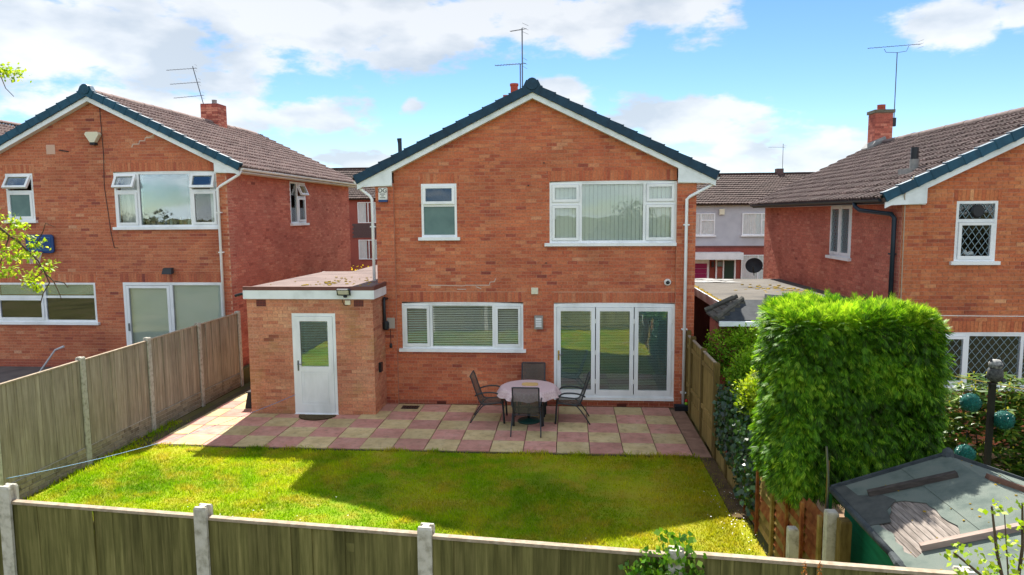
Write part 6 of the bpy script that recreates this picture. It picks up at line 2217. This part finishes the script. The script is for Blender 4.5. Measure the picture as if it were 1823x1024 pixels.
pl_ = MB().tube([(-13.3, 16.0, .30), (-12.75, 16.0, .98), (-12.55, 16.05, 1.06)], [.022, .022, .03], 8).build('metal_pole', mat('white_pole', [lin(196, 196, 200)], rough=.4))
tag(pl_, 'pale bent pole leaning in the left garden behind the fence', 'pole')
tag(MB().tube([(2.72, 7.28, -.3), (2.70, 7.24, 1.45), (2.66, 7.22, 1.83)], .011, 8).build('metal_pole', M['metal']), 'thin silver pole standing between conifer and shed', 'pole')
tag(MB().tube([(2.72, 7.32, -.3), (2.715, 7.30, 1.65)], .013, 8).build('bamboo_cane', mat('cane', [lin(120, 92, 44)])), 'brown garden cane behind the shed corner', 'cane')
tag(MB().tube([(2.74, 7.26, -.3), (2.735, 7.25, 1.30)], .016, 8).build('green_stake', mat('stake_green', [lin(30, 100, 40)])), 'short green plastic stake behind the shed corner', 'stake')
tag(MB().beam((1.75, 7.55, .0), (2.25, 7.75, .02), .02, .018).build('loose_stick', M['w_cap']), 'loose pale stick lying on the lawn by the slat fence', 'stick')

op_ = empty('ornament_post', (5.80, 9.85, -.5), 'black timber post standing behind the shed', 'post')
MB().box(-.033, .033, -.033, .033, 0, 2.38).build('shaft', mat('black_post', [lin(16, 16, 16), lin(34, 36, 22)], 3), op_)
MB().box(-.045, .045, -.045, .045, 2.381, 2.405).build('cap', M['black'], op_)
ow = empty('owl_ornament', (5.82, 9.84, 1.91), 'grey and white owl figure perched on the black post', 'ornament')
MB().lathe([(.04, 0), (.085, .03), (.10, .10), (.09, .17), (.07, .20)], n=14).build('body', mat('owl_grey', [lin(40, 42, 42), lin(96, 96, 94)], 30), ow, smooth=True)
mb = MB().lathe([(.06, .19), (.085, .22), (.085, .27), (.05, .31)], n=14)
hd = mb.build('head', mat('owl_white', [lin(60, 62, 62), lin(170, 170, 166)], 30), ow, smooth=True)
for s in (-1, 1):
    MB().add([(s * .03, 0, .29), (s * .075, .01, .28), (s * .075, -.015, .28), (s * .07, 0, .345)], [(0, 1, 3), (1, 2, 3), (2, 0, 3)]).build('ear', M['letter'], hd)
    MB().lathe([(.022, 0), (.02, .006), (.006, .01)], (s * .034, -.082, .245), 10).build('eye', M['letter'], hd)
MB().hexa([(.05, -.1, .02), (.13, -.06, .02), (.13, -.03, .02), (.06, -.04, .02), (.04, -.09, .06), (.12, -.05, .05), (.12, -.03, .05), (.05, -.03, .06)]).build('tail', M['letter'], ow)

for (bx_, bz_, lab) in ((5.50, 1.63, 'highest of the three teal topiary balls, left of the post'), (5.95, 1.39, 'teal topiary ball to the right of the black post'), (5.47, .90, 'lowest teal topiary ball, just above the shed roof')):
    by_ = 9.80
    to = empty('topiary_ball', (bx_, by_, bz_ - .14), lab, 'topiary ball', 'teal topiary balls')
    m_ = 700
    d = rand_dirs(m_)
    P = d * .122 + [0, 0, .14]
    L = np.full(m_, .022)
    big_mesh('leaves', leaf_quads(P, unit(d * .5 + rand_dirs(m_)), d, L, L * .5, .1), 4, M['topiary'], rng.random(m_), to, 'stuff')
    mb = MB()
    pr = [(max(.002, .126 * math.sin(math.pi * i / 8)), .14 - .126 * math.cos(math.pi * i / 8)) for i in range(9)]
    mb.lathe(pr, n=14)
    mb.build('core', mat('topiary_core_' + str(bz_), [lin(8, 70, 64), lin(20, 104, 96)], 60, .8, .6, 120), to, smooth=True)
    MB().tube([(0, 0, .26), (.02, .01, .50)], .004, 4).build('hanger', M['black'], to)
um = empty('folded_parasol', (5.75, 12.6, -.5), 'dark folded parasol beside the right house wall', 'parasol')
MB().lathe([(.03, .2), (.19, .5), (.16, 1.0), (.07, 1.75), (.02, 1.85)], n=12).build('canopy', mat('dark_canvas', [lin(24, 36, 40), lin(36, 50, 54)], 6), um, smooth=True)
MB().tube([(0, 0, 0), (0, 0, 1.95)], .02, 8).build('pole', M['metal'], um)
pb_ = empty('planter_edging', (6.3, 11.9, -.5), 'low brown timber raised bed edge below the leaded window', 'planter')
for i, z in enumerate((0, .14)):
    MB().box(-1.2, 1.6, -.03, .03, z, z + .13).build('sleeper', mat('sleeper_' + str(i), [lin(92, 62, 48), lin(120, 84, 64)], 4), pb_)
